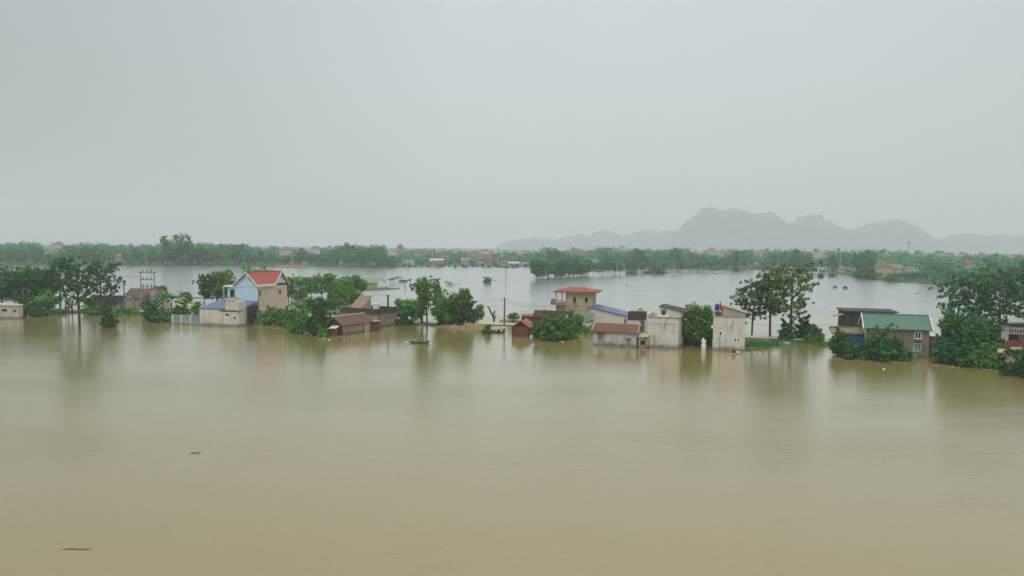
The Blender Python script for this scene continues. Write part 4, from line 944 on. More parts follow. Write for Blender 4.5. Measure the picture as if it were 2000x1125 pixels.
m = MB(); m.slab([(x0 - .1, .05, za + .1), (x1 + .3, .05, zb + .06), (x1 + .3, 5.2, zb + .06), (x0 - .1, 5.2, za + .1)], .08); f.part('shed_roof', m, CONC_OLD, rs)
f.part('stair_hood', MB().box(f.x(1398), f.x(1409.5), .2, 1.4, zf, zf + .55), CONC_DARK)
f.part('meter_box', MB().box(-.3, 0, .3, .7, zt - 1.9, zt - 1.4), WHITE)
o = empty('water_tank', f.g(f.x(1401, 1, 7), 1.9, zf), f.th, 'blue water tank beside the red flag on the block with windows', 'water tank')
z_ = f.z(593, f.x(1401), 1.9) - zf
MB().lathe((0, 0, z_ - 1.0), [(.34, 0), (.38, .1), (.38, .75), (.3, .9), (.1, 1.0)], 12).build('tank', PLASTIC_BLUE, o, smooth=True)
MB().box(-.4, .4, -.4, .4, 0, z_ - 1.0).build('stand', CONC_OLD, o)
o = empty('flag', f.g(f.x(1407, .1, 7), .12, zf), f.th, 'limp red flag on a slanted pole on the roof of the block with windows', 'flag')
z_ = f.z(584.5, f.x(1406), .1) - zf
MB().tube((.15, 0, 0), (-.15, 0, z_), .03).build('pole', STEEL, o)
m = MB(); V = []
for i in range(7):
    for j in range(6):
        u, v = j / 5, i / 6; V.append((-.15 + .1 * v + u * .5 * (.35 + .65 * v), .09 * math.sin(u * 9 + v * 2), z_ - .1 - v * 1.55 - u * .35))
m.add(V, [(i * 6 + j, i * 6 + j + 1, (i + 1) * 6 + j + 1, (i + 1) * 6 + j) for i in range(6) for j in range(5)])
c_ = m.build('cloth', mat('flag_red', (.55, .03, .03), .8), o); c_.modifiers.new('s', 'SOLIDIFY').thickness = .01

# -- gate pillar in the gap
o = empty('gate_pillar', W(1374, 682), R(-10), 'white gate pillar with a stepped cap standing in the dark gap between the tall grey blocks', 'pillar')
MB().box(-.30, .30, -.3, .3, -2, .45).box(-.42, .42, -.36, .36, .452, .6).build('base', WHITE, o); MB().box(-.3, .3, -.25, .25, .6, 1.25).build('shaft', WHITE, o)
MB().box(-.4, .4, -.34, .34, 1.252, 1.36).box(-.22, .22, -.2, .2, 1.36, 1.56).lathe((-.1, 0, 1.56), [(.14, 0), (.16, .1), (.1, .2), (.02, .26)], 10).build('cap', WHITE, o)
f = Fr('back_wall', 1334, 672, -12, 'dark wall under the trees in the gap between the tall grey blocks', 'wall')
X = f.x(1391); f.part('wall', MB().box(0, X, 0, .3, -2, f.z(652)), VOID); f.part('coping', MB().box(-.05, X + .05, -.05, .35, f.z(652) + .002, f.z(652) + .1), CONC_DARK)  # wall in one near-black colour, dark concrete coping

# -- mossy flat house, right
f = Fr('mossy_house', 1647, 672, -14, 'mossy dark flat-roofed house rising behind the green roofed house')
X = f.x(1748, 0, 5); zt = f.z(608.5, 0, 0); Yd = 6; ho = (f.x(1653, 0, 4), f.x(1666, 0, 4), zt - 3.0, zt - 1.0)
m = MB(); shell(m, 0, X, 0, Yd, -2.4, zt, f=[ho]); f.part('wall', m, MOSSY)
fitting(f, (0, 0), (X, 0), ho, 'door', fm=MOSSY, pm=mat('dark_green_door', (.02, .06, .05), .7), border=.03, bars=0, name='door')
f.part('roof', MB().box(-.3, X + .5, -.4, Yd + .3, zt + .003, zt + .22), CONC_DARK)
f.part('eave', MB().slab([(-1.6, -.3, zt - .85), (0, -.3, zt - .35), (0, 2, zt - .35), (-1.6, 2, zt - .85)], .1), CONC_OLD)

# -- green roofed house
f = Fr('green_roofed_house', 1690, 694, -17, 'long brick house with bright green sheet roof, white edges, a white window and blue shutters')
X = f.x(1815, 0, 3); Yd = 5.2; ze = f.z(637); zr = f.z(612.5, -.2, Yd / 2)
w1 = (f.x(1787.5, 0, 3), f.x(1798.5, 0, 3), f.z(661.5, 7.5), f.z(649.5, 7.5)); w2 = (f.x(1785.5, 0, 1.5), f.x(1798, 0, 1.5), f.z(686, 7.5), f.z(672, 7.5))
m = MB(); wallq(m, (0, 0), (X, 0), -2.4, ze, [w1, w2]); wallq(m, (X, 0), (X, Yd), -2.4, ze); wallq(m, (X, Yd), (0, Yd), -2.4, ze); f.part('wall', m, BRICK_GREY)
m = MB(); wallq(m, (0, Yd), (0, 0), -2.4, ze); gable_tri(m, 'x', 0, Yd, 0, ze, zr - .06); gable_tri(m, 'x', 0, Yd, X - .12, ze, zr - .06); f.part('gable', m, PINKISH)
fitting(f, (0, 0), (X, 0), w1, fm=WHITE, pm=GLASS, border=.10, bars=1); fitting(f, (0, 0), (X, 0), w2, 'door', fm=CONC, pm=TEALPAINT, border=.08, bars=1, name='shutters')
f.part('brick_panel', MB().box(w2[0] - .05, w2[1] + .1, -.03, 0, w2[3] + .15, w1[2] - .15), BRICK)
m = MB(); gable_roof(m, 0, X, 0, Yd, ze, zr, 'x', .35, .12, .35); f.part('roof', m, SHEET_GREEN)
m = MB(); q = (zr - ze) / (Yd / 2)
for xe in (-.47, X + .36):
    off = (.11, 0, 0); barge((xe, -.45, ze - q * .45 + .12), (xe, Yd / 2, zr + .16)); barge((xe, Yd + .45, ze - q * .45 + .12), (xe, Yd / 2, zr + .16))
f.part('bargeboard', m, WHITE)
f.part('finial', MB().tube((X + .4, Yd / 2, zr), (X + .4, Yd / 2, zr + .7), .1, .03), WHITE); f.part('ridge_cap', MB().tube((-.4, Yd / 2, zr + .04), (X + .4, Yd / 2, zr + .04), .09), SHEET_GREEN)
f = Fr('blue_shed', 1650, 690, -15, 'small deep blue shed with a rough beige roof beside the green roofed house', 'shed')
X = f.x(1689); zt = f.z(653, X); m = MB(); shell(m, 0, X, 0, 3.4, -2.4, zt); f.part('wall', m, BLUE_DEEP)
m = MB(); m.slab([(-2.0, -.25, zt + .02), (X + .05, -.25, zt + .14), (X + .05, 3.6, zt + .75), (-2.0, 3.6, zt + .65)], .12); ragged(m, -1.8, X, 3.0, zt + .6, zt + .72, 5, .5, .6, .12); f.part('roof', m, mat('rough_beige_roof', (.26, .21, .14), .95, scale=1.6, col2=(.12, .13, .07), amt=.8))
f.part('lintel', MB().box(X * .75, X, -.05, 0, zt - .3, zt - .02), PLASTIC_BLUE)
for i, px_ in enumerate((1670, 1677)):
    o = empty('concrete_drum', W(px_, 690.5), 0, ('left of the two', 'right of the two')[i] + ' pale concrete drums standing by the blue shed', 'drum')
    MB().lathe((0, 0, -.5), [(.28, 0), (.28, 1.6), (.30, 1.75), (.22, 1.78), (.22, 1.6)], 14).build('body', CONC, o, smooth=False)
    MB().lathe((0, 0, 1.26), [(.31, 0), (.31, .07), (.1, .1)], 14).build('lid', CONC_PALE, o)
f = Fr('low_wall', 1818, 694, -16, 'dark low wall with a white coping right of the green roofed house', 'wall')
X = f.x(1872); zt = f.z(657.5); f.part('wall', MB().box(0, X, 0, 2.2, -2, zt), BRICK_GREY); f.part('coping', MB().box(-.1, X * .66, -.1, 2.3, zt + .003, zt + .16), WHITE)
# -- house cut by the right edge
f = Fr('veranda_house', 1957, 677, -17, 'house with teal sheet roof and white pierced balustrade, cut by the right edge')
X = f.x(2080); zt = f.z(641, 1.5); z1 = f.z(651, 1.5)
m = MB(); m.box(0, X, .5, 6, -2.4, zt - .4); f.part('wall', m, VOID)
f.part('side_wall', MB().box(-.05, .9, .0, .49, -2, zt), WHITE)
m = MB(); x0 = f.x(1968); m.box(x0, X, -.1, .1, zt - .14, zt); m.box(x0, X, -.1, .1, z1 - .12, z1 + .02)
xx = x0
while xx < X: m.box(xx, xx + .16, -.08, .08, z1 + .02, zt - .14); xx += .38
f.part('balustrade', m, WHITE)
m = MB(); m.slab([(-.1, .2, zt + .06), (X, .2, zt + .06), (X, 4, f.z(633, 2, 4)), (.6, 4, f.z(633, 2, 4))], .12); f.part('roof', m, SHEET_TEAL)
m = MB(); m.slab([(1.4, 1.5, f.z(634, 2, 1.5)), (X, 1.5, f.z(630.5, 4, 1.5)), (X, 6, f.z(629, 4, 4)), (1.4, 6, f.z(632, 2, 4))], .15); f.part('upper_roof', m, CONC_DARK)
f = Fr('brick_wall', 1942, 687, -17, 'broken red brick wall in front of the veranda house at the right edge', 'wall')
X = f.x(2080); zt = f.z(664); m = MB(); m.box(0, X, 0, .25, -2, zt - .2); ragged(m, 0, X, .02, zt - .2, zt, 8, .2, .5, .22); m.box(f.x(1990), f.x(2003), .26, .5, -1, zt + .9); f.part('wall', m, BRICK)
f.part('rubble', MB().slab([(2, -.8, .5), (4.6, -.9, .7), (4.2, -.1, 1.0), (2.2, -.1, .9)], .2).slab([(4.8, -1.2, .4), (7, -1.4, .6), (6.6, -.3, 1.1), (5, -.3, .9)], .2), CONC_OLD)
f = Fr('tin_shelter', 1948, 693, -12, 'half sunken shelter with pale battered sheet roof at the foot of the broken brick wall', 'shelter')
X = f.x(1968); zt = f.z(687.5); m = MB(); m.slab([(-.1, -.3, zt), (X, -.3, zt), (X - .1, .8, zt + .4), (.1, .8, zt + .45)], .1).slab([(.1, .81, zt + .44), (X - .1, .81, zt + .4), (X, 1.6, zt + .2), (0, 1.6, zt + .2)], .1)
f.part('roof', m, mat('pale_sheet', (.48, .42, .36), .7, 'corr', (.36, .30, .25), .9)); f.part('post', MB().tube((.1, 0, -1), (.1, 0, zt - .1), .06).tube((X - .2, 0, -1), (X - .2, 0, zt - .1), .06), WOOD)
o = MB().slab([W(1948, 686, .3), W(1976, 684, .3), W(1985, 681, .3), W(1950, 681, .3)], .8).build('ground', EARTH); o['kind'] = 'structure'
# ================================================================== TREES AND SHRUBS NEAR THE HOUSES
T = plant_tree; A_, D_, B_ = 'airy', 'dense', 'bush'
T(4, 610, 503, 96, D_, 'dark dense tree at the left edge, tall above the concrete outbuilding', 11, LEAF_DARK)
T(44, 607, 508, 86, D_, 'dark dense tree behind the concrete outbuilding', 12, LEAF_DARK)
T(82, 609, 511, 90, D_, 'dark full crowned tree behind the round bright green tree', 13, LEAF_DARK)
T(118, 606, 505, 84, A_, 'dark airy tree between the dense dark trees and the tall lone trunk', 14, LEAF_DARK)
T(156, 643, 498, 104, A_, 'tall airy tree with a straight dark trunk rising straight from the water on the left', 15, LEAF_DARK)
T(198, 611, 508, 80, A_, 'airy tree with loose clumps in front of the sooty brown farmhouse', 16, LEAF_DARK)
T(90, 612, 562, 56, D_, 'round bright green tree in front of the dark trees on the left', 17, LEAF_MID)
T(50, 617, 577, 46, B_, 'dark round shrub beside the concrete outbuilding', 18, LEAF_DARK)
T(74, 619, 596, 36, B_, 'low dark shrub in the shade under the round bright green tree', 19, LEAF_DARK)
T(180, 614, 585, 50, B_, 'mixed leafy shrub in front of the sooty brown farmhouse', 20, LEAF_MID)
T(206, 613, 594, 28, B_, 'leafy shrub at the wall of the teal roofed shed', 21, LEAF_DARK)
T(216, 639, 611, 38, B_, 'lone dark shrub sticking out of the open water below the grey shed', 22, LEAF_DARK)
T(228, 613, 604, 32, B_, 'low verge shrub below the teal roofed shed', 23, LEAF_MID)
T(258, 613, 603, 34, B_, 'low verge shrub below the yard wall', 24, LEAF_MID)
T(110, 613, 606, 34, B_, 'low verge shrub right of the round bright green tree', 231, LEAF_DARK)
T(296, 629, 588, 50, B_, 'large dark shrub in the water below the transformer', 25, LEAF_DARK)
T(322, 628, 602, 36, B_, 'yellow green shrub between the dark shrub and the slatted fence', 26, LEAF_LIGHT)
T(313, 600, 556, 36, D_, 'small dark tree right of the transformer cabinet', 27, LEAF_DARK)
T(352, 612, 598, 34, B_, 'low green shrub behind the first posts of the slatted fence', 28, LEAF_MID)
T(361, 600, 569, 30, D_, 'small bushy tree behind the dried leaves left of the annex', 29, LEAF_MID)
T(383, 612, 590, 34, B_, 'bright green shrub next to the left wall of the annex', 30, LEAF_LIGHT)
banana(134, 613, 576, 'banana plant with torn pale leaves left of the tall lone trunk', 31, 8, 2.0)
banana(141, 615, 588, 'short banana plant at the foot of the tall lone trunk', 32, 7, 1.8, leaf=LEAF_LIGHT)
banana(318, 612, 568, 'large banana plant with drooping dark leaves right of the transformer', 33, 12, 4.0, .45, LEAF_DARK)
banana(335, 612, 572, 'banana plant with broad hanging leaves left of the dried leaves', 34, 11, 3.6, .42, LEAF_DARK)
banana(344, 614, 578, 'withered banana plant with brown hanging leaves', 35, 10, 3.2, .35, LEAF_DRY)
T(424, 598, 522, 74, D_, 'dark bushy tree left of and behind the blue front', 36, LEAF_MID)
T(399, 600, 533, 28, A_, 'thin tree with a few scattered leaf clumps left of the dark bushy tree', 37, LEAF_DARK)
T(447, 592, 522, 56, D_, 'bushy tree right behind the blue front', 38, LEAF_MID)
T(486, 585, 511, 52, D_, 'tall tree showing above the red roof', 39, LEAF_MID)
T(519, 580, 519, 24, A_, 'small airy tree top right of the tree above the red roof', 40, LEAF_MID)
T(563, 590, 536, 28, D_, 'small tree close behind the right end of the red roof', 41, LEAF_MID)
T(586, 590, 540, 46, A_, 'airy tree right of the tan wall', 42, LEAF_MID)
T(588, 583, 566, 44, B_, 'bright yellow green round shrub in the open water right of the tan wall', 43, LEAF_LIGHT)
T(607, 580, 538, 44, D_, 'open crowned tree between the tan wall and the brown mass of trees', 44, LEAF_MID)
T(629, 582, 532, 46, D_, 'open crowned tree behind the bright round shrub', 45, LEAF_MID)
T(650, 586, 529, 54, D_, 'green tree left of the warehouse group', 46, LEAF_MID)
T(671, 590, 536, 50, D_, 'full green tree in front of the small red tower top', 47, LEAF_MID)
T(692, 582, 533, 34, D_, 'tree with loose crown touching the warehouse roof', 48, LEAF_MID)
T(706, 574, 542, 26, D_, 'small round tree right against the left end of the warehouse', 49, LEAF_MID)
T(662, 608, 553, 54, D_, 'green tree behind the left end of the mouldy concrete house', 50, LEAF_MID)
T(690, 604, 562, 36, D_, 'slender tree behind the roof hatch', 51, LEAF_MID)
T(617, 616, 576, 44, D_, 'slender tree growing out of the dark shrubs below the open trees', 52, LEAF_DARK)
T(641, 616, 584, 36, D_, 'loose leafy tree left of the mouldy concrete house', 521, LEAF_DARK)
T(528, 634, 599, 50, B_, 'dark shrub at the foot of the tan wall', 53, LEAF_MID)
T(556, 634, 601, 44, B_, 'dark shrub right of the tan wall foot', 54, LEAF_MID)
T(592, 650, 588, 70, B_, 'big dark shrub between the tan wall and the tiled shed', 55, LEAF_MID)
T(622, 653, 592, 70, B_, 'biggest dark shrub beside the tiled shed', 56, LEAF_DARK)
T(574, 640, 604, 46, B_, 'dark shrub at the left of the big dark shrubs', 561, LEAF_MID)
T(632, 657, 641, 24, B_, 'small light green shrub in front of the brick cistern', 57, LEAF_MID)
banana(523, 626, 598, 'small banana plant against the tan wall', 58, 7, 2.0, leaf=LEAF_DARK)
banana(541, 624, 600, 'young banana plant below the far tan window', 59, 7, 2.0, leaf=LEAF_DARK)
banana(655, 622, 603, 'banana plant in front of the left wall of the mouldy concrete house', 60, 9, 2.6, .35)
T(786, 630, 582, 36, D_, 'dark tree right beside the mouldy concrete house', 61, LEAF_MID)
T(803, 630, 578, 40, D_, 'dark bushy tree left of the tall airy tree', 62, LEAF_MID)
T(790, 634, 612, 40, B_, 'dark shrub on the bank right of the mouldy concrete house', 63, LEAF_DARK)
T(824, 634, 534, 28, D_, 'tree with a single compact clump on top left of the big round tree', 64, LEAF_MID)
T(834, 645, 543, 78, A_, 'tall airy tree with its trunk standing in the water left of the big round tree', 65, LEAF_MID)
T(853, 600, 543, 14, A_, 'thin sapling above the airy tree', 66, LEAF_MID)
T(868, 636, 561, 62, D_, 'left part of the big round green trees by the dry grass', 67, LEAF_MID)
T(893, 637, 558, 74, D_, 'big round green tree by the dry grass', 68, LEAF_MID)
T(912, 634, 590, 46, B_, 'dark green shrub at the foot of the big round tree', 69, LEAF_DARK)
T(872, 635, 598, 60, B_, 'dark green shrub under the left of the big round trees', 70, LEAF_MID)
T(933, 630, 594, 24, D_, 'small bright green tree right of the big round tree', 71, LEAF_LIGHT)
T(952, 546 + 7, 541, 22, B_, 'lone green shrub in the middle of the open water', 72, LEAF_MID)
T(951, 652, 636, 22, B_, 'green shrub on the floating debris left of the power pole', 73, LEAF_MID)
T(1002, 633, 612, 26, B_, 'light green bush behind the low beige wall', 74, LEAF_LIGHT)
T(1076, 663, 613, 70, B_, 'dark green shrub with light top in front of the ruined house', 75, LEAF_MID)
T(1108, 661, 611, 62, B_, 'big leafy green bush between the ruined house and the lean-to', 76, LEAF_MID)
T(1088, 664, 630, 60, B_, 'dark low shrub at the water below the leafy green bush', 77, LEAF_DARK)
T(1055, 661, 634, 36, B_, 'dark shrub right of the small brick shed', 78, LEAF_DARK)
T(1127, 655, 612, 24, D_, 'slim green tree in front of the lean-to', 79, LEAF_MID)
T(1150, 650, 640, 22, B_, 'low creeping plant beside the whitewashed house', 80, LEAF_LIGHT)
T(1350, 676, 589, 46, D_, 'green tree with light top just right of the tall windowless block', 81, LEAF_LIGHT)
T(1376, 674, 590, 50, D_, 'green tree left of the blue tank and flag', 82, LEAF_MID)
T(1366, 672, 612, 54, D_, 'dark lower tree in the gap between the tall grey blocks', 83, LEAF_DARK)
T(1362, 672, 632, 56, B_, 'dark shrub in the gap between the tall grey blocks', 84, LEAF_DARK)
T(1468, 658, 545, 92, A_, 'leftmost of the three tall airy trees by the grass patch, small scattered clumps', 85, LEAF_DARK)
T(1504, 661, 522, 88, A_, 'middle of the three tall airy trees by the grass patch', 86, LEAF_MID)
T(1543, 665, 513, 120, A_, 'rightmost and largest of the three tall airy trees by the grass patch', 87, LEAF_MID)
T(1536, 665, 626, 36, B_, 'dark shrub at the foot of the largest airy tree', 88, LEAF_DARK)
T(1568, 664, 617, 60, B_, 'broad dark shrub right of the largest airy tree', 89, LEAF_DARK)
T(1592, 668, 636, 42, B_, 'lighter green shrub right of the broad dark shrub', 90, LEAF_MID)
T(1640, 694, 645, 54, B_, 'big round dark shrub in front of the blue shed', 91, LEAF_DARK)
T(1660, 700, 674, 50, B_, 'low shrub in front of the two concrete drums', 92, LEAF_DARK)
T(1683, 701, 684, 30, B_, 'small bright shrub below the two concrete drums', 921, LEAF_MID)
T(1719, 702, 634, 58, B_, 'tall bright green bush in front of the brick wall under the green roof', 93, LEAF_MID)
T(1712, 704, 658, 62, B_, 'dark shrub at the water under the green roof', 94, LEAF_DARK)
T(1752, 703, 660, 56, B_, 'dark green shrub left of the blue shutters', 95, LEAF_DARK)
T(1764, 704, 684, 46, B_, 'low shrub at the water left of the blue shutters', 951, LEAF_MID)
T(1862, 700, 603, 76, D_, 'large dark green tree right of the green roofed house', 96, LEAF_DARK)
T(1895, 702, 606, 76, D_, 'broad dark tree in front of the tall trees on the right', 97, LEAF_DARK)
T(1926, 700, 616, 60, D_, 'dark green tree left of the veranda house', 98, LEAF_DARK)
T(1842, 708, 660, 60, B_, 'dark shrub right of the blue shutters', 99, LEAF_DARK)
T(1880, 714, 674, 70, B_, 'dark shrub at the water under the large dark green tree', 100, LEAF_DARK)
T(1918, 718, 668, 66, B_, 'green shrub in front of the broken brick wall', 101, LEAF_MID)
T(1940, 716, 690, 40, B_, 'low dark shrub left of the sunken shelter', 1011, LEAF_DARK)
T(1990, 734, 681, 70, B_, 'big dark shrub in the bottom right corner of the village', 102, LEAF_DARK)
T(2040, 745, 676, 70, B_, 'dark shrub at the right frame edge', 1021, LEAF_DARK)
T(1866, 682, 532, 86, A_, 'left of the tall dark airy trees on the right', 103, LEAF_DARK)
T(1905, 680, 526, 82, A_, 'tall dark airy tree above the large dark green tree', 104, LEAF_DARK)
T(1951, 680, 519, 100, A_, 'tall dark airy tree with a bare straight trunk near the right edge', 105, LEAF_DARK)
T(2010, 682, 513, 110, A_, 'tall dark airy tree cut by the right edge', 106, LEAF_DARK)

# leaning half dead stump with sprouts
P = W(963, 632); o = empty('dead_tree', P, 0, 'leaning dead tree stump with a few green sprouts on the causeway', 'tree')
h = zat(P, 600); m = MB(); m.path([Vector((.3, 0, -.5)), Vector((.1, 0, h * .35)), Vector((-.5, 0, h * .7)), Vector((-.95, 0, h))], [.22, .2, .17, .12], 7)
m.path([Vector((0, 0, h * .45)), Vector((.35, 0, h * .7))], [.1, .04], 5); m.build('trunk', BARK, o)
np_quads('foliage', leaf_quads(np.random.default_rng(3), [(-1.0, 0, h), (0, .1, h * .6), (.3, 0, h * .72), (.35, 0, h * .45), (.2, .1, h * .25), (-.6, 0, h * .8)], [.28, .35, .35, .35, .35, .2], 40, .13), LEAF_MID, o)

# hedge, dry grass, grass patches
def tuft(name, pts, n, hgt, m, label, cat, seed, width=.7, kind='stuff', blade_w=.05, z=0):
    rng = np.random.default_rng(seed); P = [W(x, y) for x, y in pts]; V = []
    seg = [(P[i], P[i + 1]) for i in range(len(P) - 1)]; Ls = np.array([(b - a).length for a, b in seg]); pr = Ls / Ls.sum()
    for _ in range(n):
        a, b_ = seg[rng.choice(len(seg), p=pr)]; q = a.lerp(b_, rng.random()) + Vector((rng.normal() * width * .9, rng.normal() * width, 0))
        h_ = hgt * rng.uniform(.35, 1.1) * (.62 + .38 * math.sin(q.x * 1.1 + seed) * math.sin(q.x * .43 + 2) + .15 * math.sin(q.x * 2.7)) + .08; an = rng.random() * 6.28; d = Vector((math.cos(an), math.sin(an), 0)) * blade_w * rng.uniform(.7, 1.5); l = Vector((rng.normal(), rng.normal(), 0)) * h_ * .3
        q.z = z - .05
        V += [q - d, q + d, q + d * .4 + l + Vector((0, 0, h_)), q - d * .4 + l + Vector((0, 0, h_))]
    o = np_quads(name, np.array([tuple(v) for v in V]), m); tag(o, label, cat, kind=kind); return o
tuft('dry_grass', [(862, 639), (900, 640.5), (936, 639.5)], 1500, .9, STRAW, 'straw coloured dry grass on the causeway edge under the big round tree', 'grass', 1, .8)
tuft('grass', [(85, 611), (150, 611), (300, 614)], 2600, .5, LEAF_MID, 'green grass along the left causeway edge', 'grass', 2, .8)
tuft('grass', [(308, 617), (335, 622)], 900, .6, LEAF_DRY, 'brownish weeds left of the slatted fence', 'grass', 3, 1.2)
tuft('grass', [(790, 633), (860, 637)], 900, .45, LEAF_MID, 'green grass at the foot of the tall airy tree', 'grass', 4, .5)
tuft('grass', [(1560, 668), (1620, 676)], 1200, .5, LEAF_MID, 'grass and weeds along the causeway right of the airy trees', 'grass', 5, .9)
tuft('grass', [(1060, 640), (1150, 648)], 900, .5, LEAF_MID, 'weeds between the ruined house and the lean-to', 'grass', 6, .9)
m = MB(); m.slab([W(1455, 684.5, .1), W(1483, 683.5, .05), W(1505, 679.5, .05), W(1524, 669, .1), W(1531, 664, .3), W(1500, 661, .42), W(1455, 658.5, .42)], 1.2)
struct('ground', m, GRASS)
tuft('grass', [(1456, 676), (1480, 677), (1500, 672), (1520, 667)], 2600, .38, LEAF_DARK, 'green grass patch right of the block with windows', 'grass', 7, 2.0, z=.2)
tuft('grass', [(1457, 684), (1485, 683), (1510, 676)], 1100, .3, LEAF_DRY, 'yellowed grass at the water edge of the grass patch', 'grass', 8, .35)
m = MB(); m.slab([W(1522, 671, .1), W(1543, 672, .1), W(1545, 668, .3), W(1524, 667, .3)], .6); o = m.build('sandbag_pile', WHITE); tag(o, 'pile of white sacks at the water edge right of the grass patch', 'sacks')
m = MB(); m.slab([W(686, 565, .15), W(720, 567, .15), W(771, 564.5, .1), W(740, 562, .3), W(690, 561, .3)], .8); struct('ground', m, GRASS)
tuft('grass', [(690, 563.5), (730, 564.5), (768, 564)], 1500, .6, LEAF_MID, 'green grass strip in front of the warehouse', 'grass', 9, 1.6, blade_w=.1)
m = MB(); m.slab([W(590, 571.5, .12), W(640, 571, .12), W(640, 569, .25), W(592, 569.5, .25)], .8).slab([W(370, 582, .1), W(440, 582, .1), W(440, 580.5, .2), W(372, 580.5, .2)], .8); struct('ground', m, GRASS)
m = MB(); m.slab([W(1372, 533.5, .12), W(1432, 535, .12), W(1430, 534, .25), W(1374, 532.6, .25)], .8); struct('ground', m, EARTH)

# ================================================================== POLES AND WIRES
def pole(px, py, top, label, r=.13, arm=None, group=None, cat='power pole', m=POLE):
    P = W(px, py); h = zat(P, top); o = empty('power_pole', P, 0, label, cat, group)
    MB().tube((0, 0, -2.4), (0, 0, h), r * 1.3, r * .85, 8).build('shaft', m, o)
    if arm:
        MB().box(-arm, arm * .6, -.08, .08, h - .5, h - .4).build('crossarm', STEEL, o)
    return Vector((P.x, P.y, h))
PP = pole(985, 641, 581, 'dark power pole in the water left of the small brick shed', .16, .5)
P1 = pole(243, 613, 553, 'grey power pole standing in front of the teal roofed shed', .15, .8)
P2 = pole(46, 612, 560, 'pale concrete pole among the dark trees at the left', .15)
P3 = pole(129, 607, 575, 'short pole left of the tall lone trunk', .14)
P4 = pole(988, 552, 522, 'thin far power pole in the open water right of the lone shrub', .12)
pole(1640, 541, 496, 'tall pale mast on the far shore near the two dark roofs in the water', .16, m=CONC_PALE, cat='mast')
pole(1205, 540, 511, 'pale pole among the flooded orchard trees', .11, m=CONC_PALE)
pole(1369, 530, 497, 'slim pole on the far shore, first from the flooded orchard', .09, m=CONC_PALE)
pole(1445, 534, 497, 'slim pole on the far shore left of the airy trees', .09, m=CONC_PALE)
pole(1460, 533, 500, 'second slim pole on the far shore left of the airy trees', .09, m=CONC_PALE)
pole(1430, 551, 536, 'thin stake in the open water left of the airy trees', .1, m=BARK, cat='stake')
pole(1860, 530, 498, 'grey pole among the wooded bank on the right', .16, m=CONC_PALE)
pole(845, 520, 490, 'pale pole in the far village', .15, m=CONC_PALE)
pole(791, 564, 552, 'short dark stake right of the sunken hut', .12, m=BARK, cat='stake')
pole(800, 552, 546, 'thin stake near the sunken hut', .08, m=BARK, cat='stake')
pole(672, 549, 519, 'thin antenna mast above the small red tower', .10, m=STEEL, cat='mast')
def wire(a, b_, sag, label, r=.022):
    a, b_ = Vector(a), Vector(b_); pts = [a.lerp(b_, i / 14) - Vector((0, 0, sag * 4 * (i / 14) * (1 - i / 14))) for i in range(15)]
    o = MB().path(pts, [r] * 15, 4).build('power_line', TARP); tag(o, label, 'cable', 'overhead cables')
up = Vector((0, 0, .4))
wire(PP - up, zpt := Vector((*W(1153, 648).xy, 4.3)), .5, 'cable from the dark power pole to the blue roofed building')
wire(PP - up * 2.2, zpt - Vector((0, 0, .5)), .6, 'lower cable from the dark power pole to the blue roofed building')
QQ = Vector((*W(744, 628).xy, 5.6)); wire(PP - up, QQ, .8, 'cable from the dark power pole to the mouldy concrete house')
wire(P1 - up, P2 - up, .8, 'cable from the grey pole to the pole among the dark trees')
Pt = Vector((*W(276, 609).xy, 8.4)); wire(Pt, P2 + Vector((-6, 0, 4)), 1.2, 'high cable from the transformer to the left')
wire(Pt + Vector((0, 0, -.2)), Vector((*W(-60, 606).xy, 10)), 1.0, 'second high cable from the transformer to the left')
wire(P1 - up, QQ, 1.5, 'long cable from the grey pole to the mouldy concrete house')
wire(W(1455, 686).xy.to_3d() + Vector((0, 0, 4.4)), W(1680, 690).xy.to_3d() + Vector((0, 0, 5.0)), .5, 'cable between the block with windows and the green roofed house')

# ================================================================== BOATS AND PEOPLE
def hull(name, L_, Wd, H_, m, parent=None, lift=.35, lift0=.12):
    """open sampan: curved ribs, pointed raised ends, thin shell with an inside"""
    mb = MB(); N = 18; K = 8
    def ring(t, inn):
        x = (t - .5) * L_; w_ = Wd / 2 * (math.sin(math.pi * min(max(t, .0), 1)) ** .55 if 0 < t < 1 else 0) + .02
        sheer = H_ + lift * max(0, (t - .6) / .4) ** 2 + lift0 * max(0, (.3 - t) / .3) ** 2; keel = -.12 + (sheer + .02) * max(0, abs(t - .5) * 2 - .72) / .28 * .8
        r = []
        for j in range(K + 1):
            a = math.pi * j / K; y = -math.cos(a) * (w_ - inn); z = sheer + inn * .0 - (sheer - keel - inn) * math.sin(a) ** .7
            r.append((x * (1 - inn * .05), y, z))
        return r
    for inn in (0, .035):
        o = len(mb.v)
        for i in range(N + 1): mb.v += ring(i / N, inn)
        for i in range(N):
            for j in range(K):
                q = (o + i * (K + 1) + j, o + i * (K + 1) + j + 1, o + (i + 1) * (K + 1) + j + 1, o + (i + 1) * (K + 1) + j)
                mb.f.append(q if inn == 0 else q[::-1])
    n1 = (N + 1) * (K + 1)
    for i in range(N):
        for j in (0, K):
            a = i * (K + 1) + j; b2 = a + K + 1; mb.f.append((a, b2, b2 + n1, a + n1))
    return mb.build(name, m, parent)
SKIN_T = mat('skin', (.30, .17, .10), .6, scale=5)
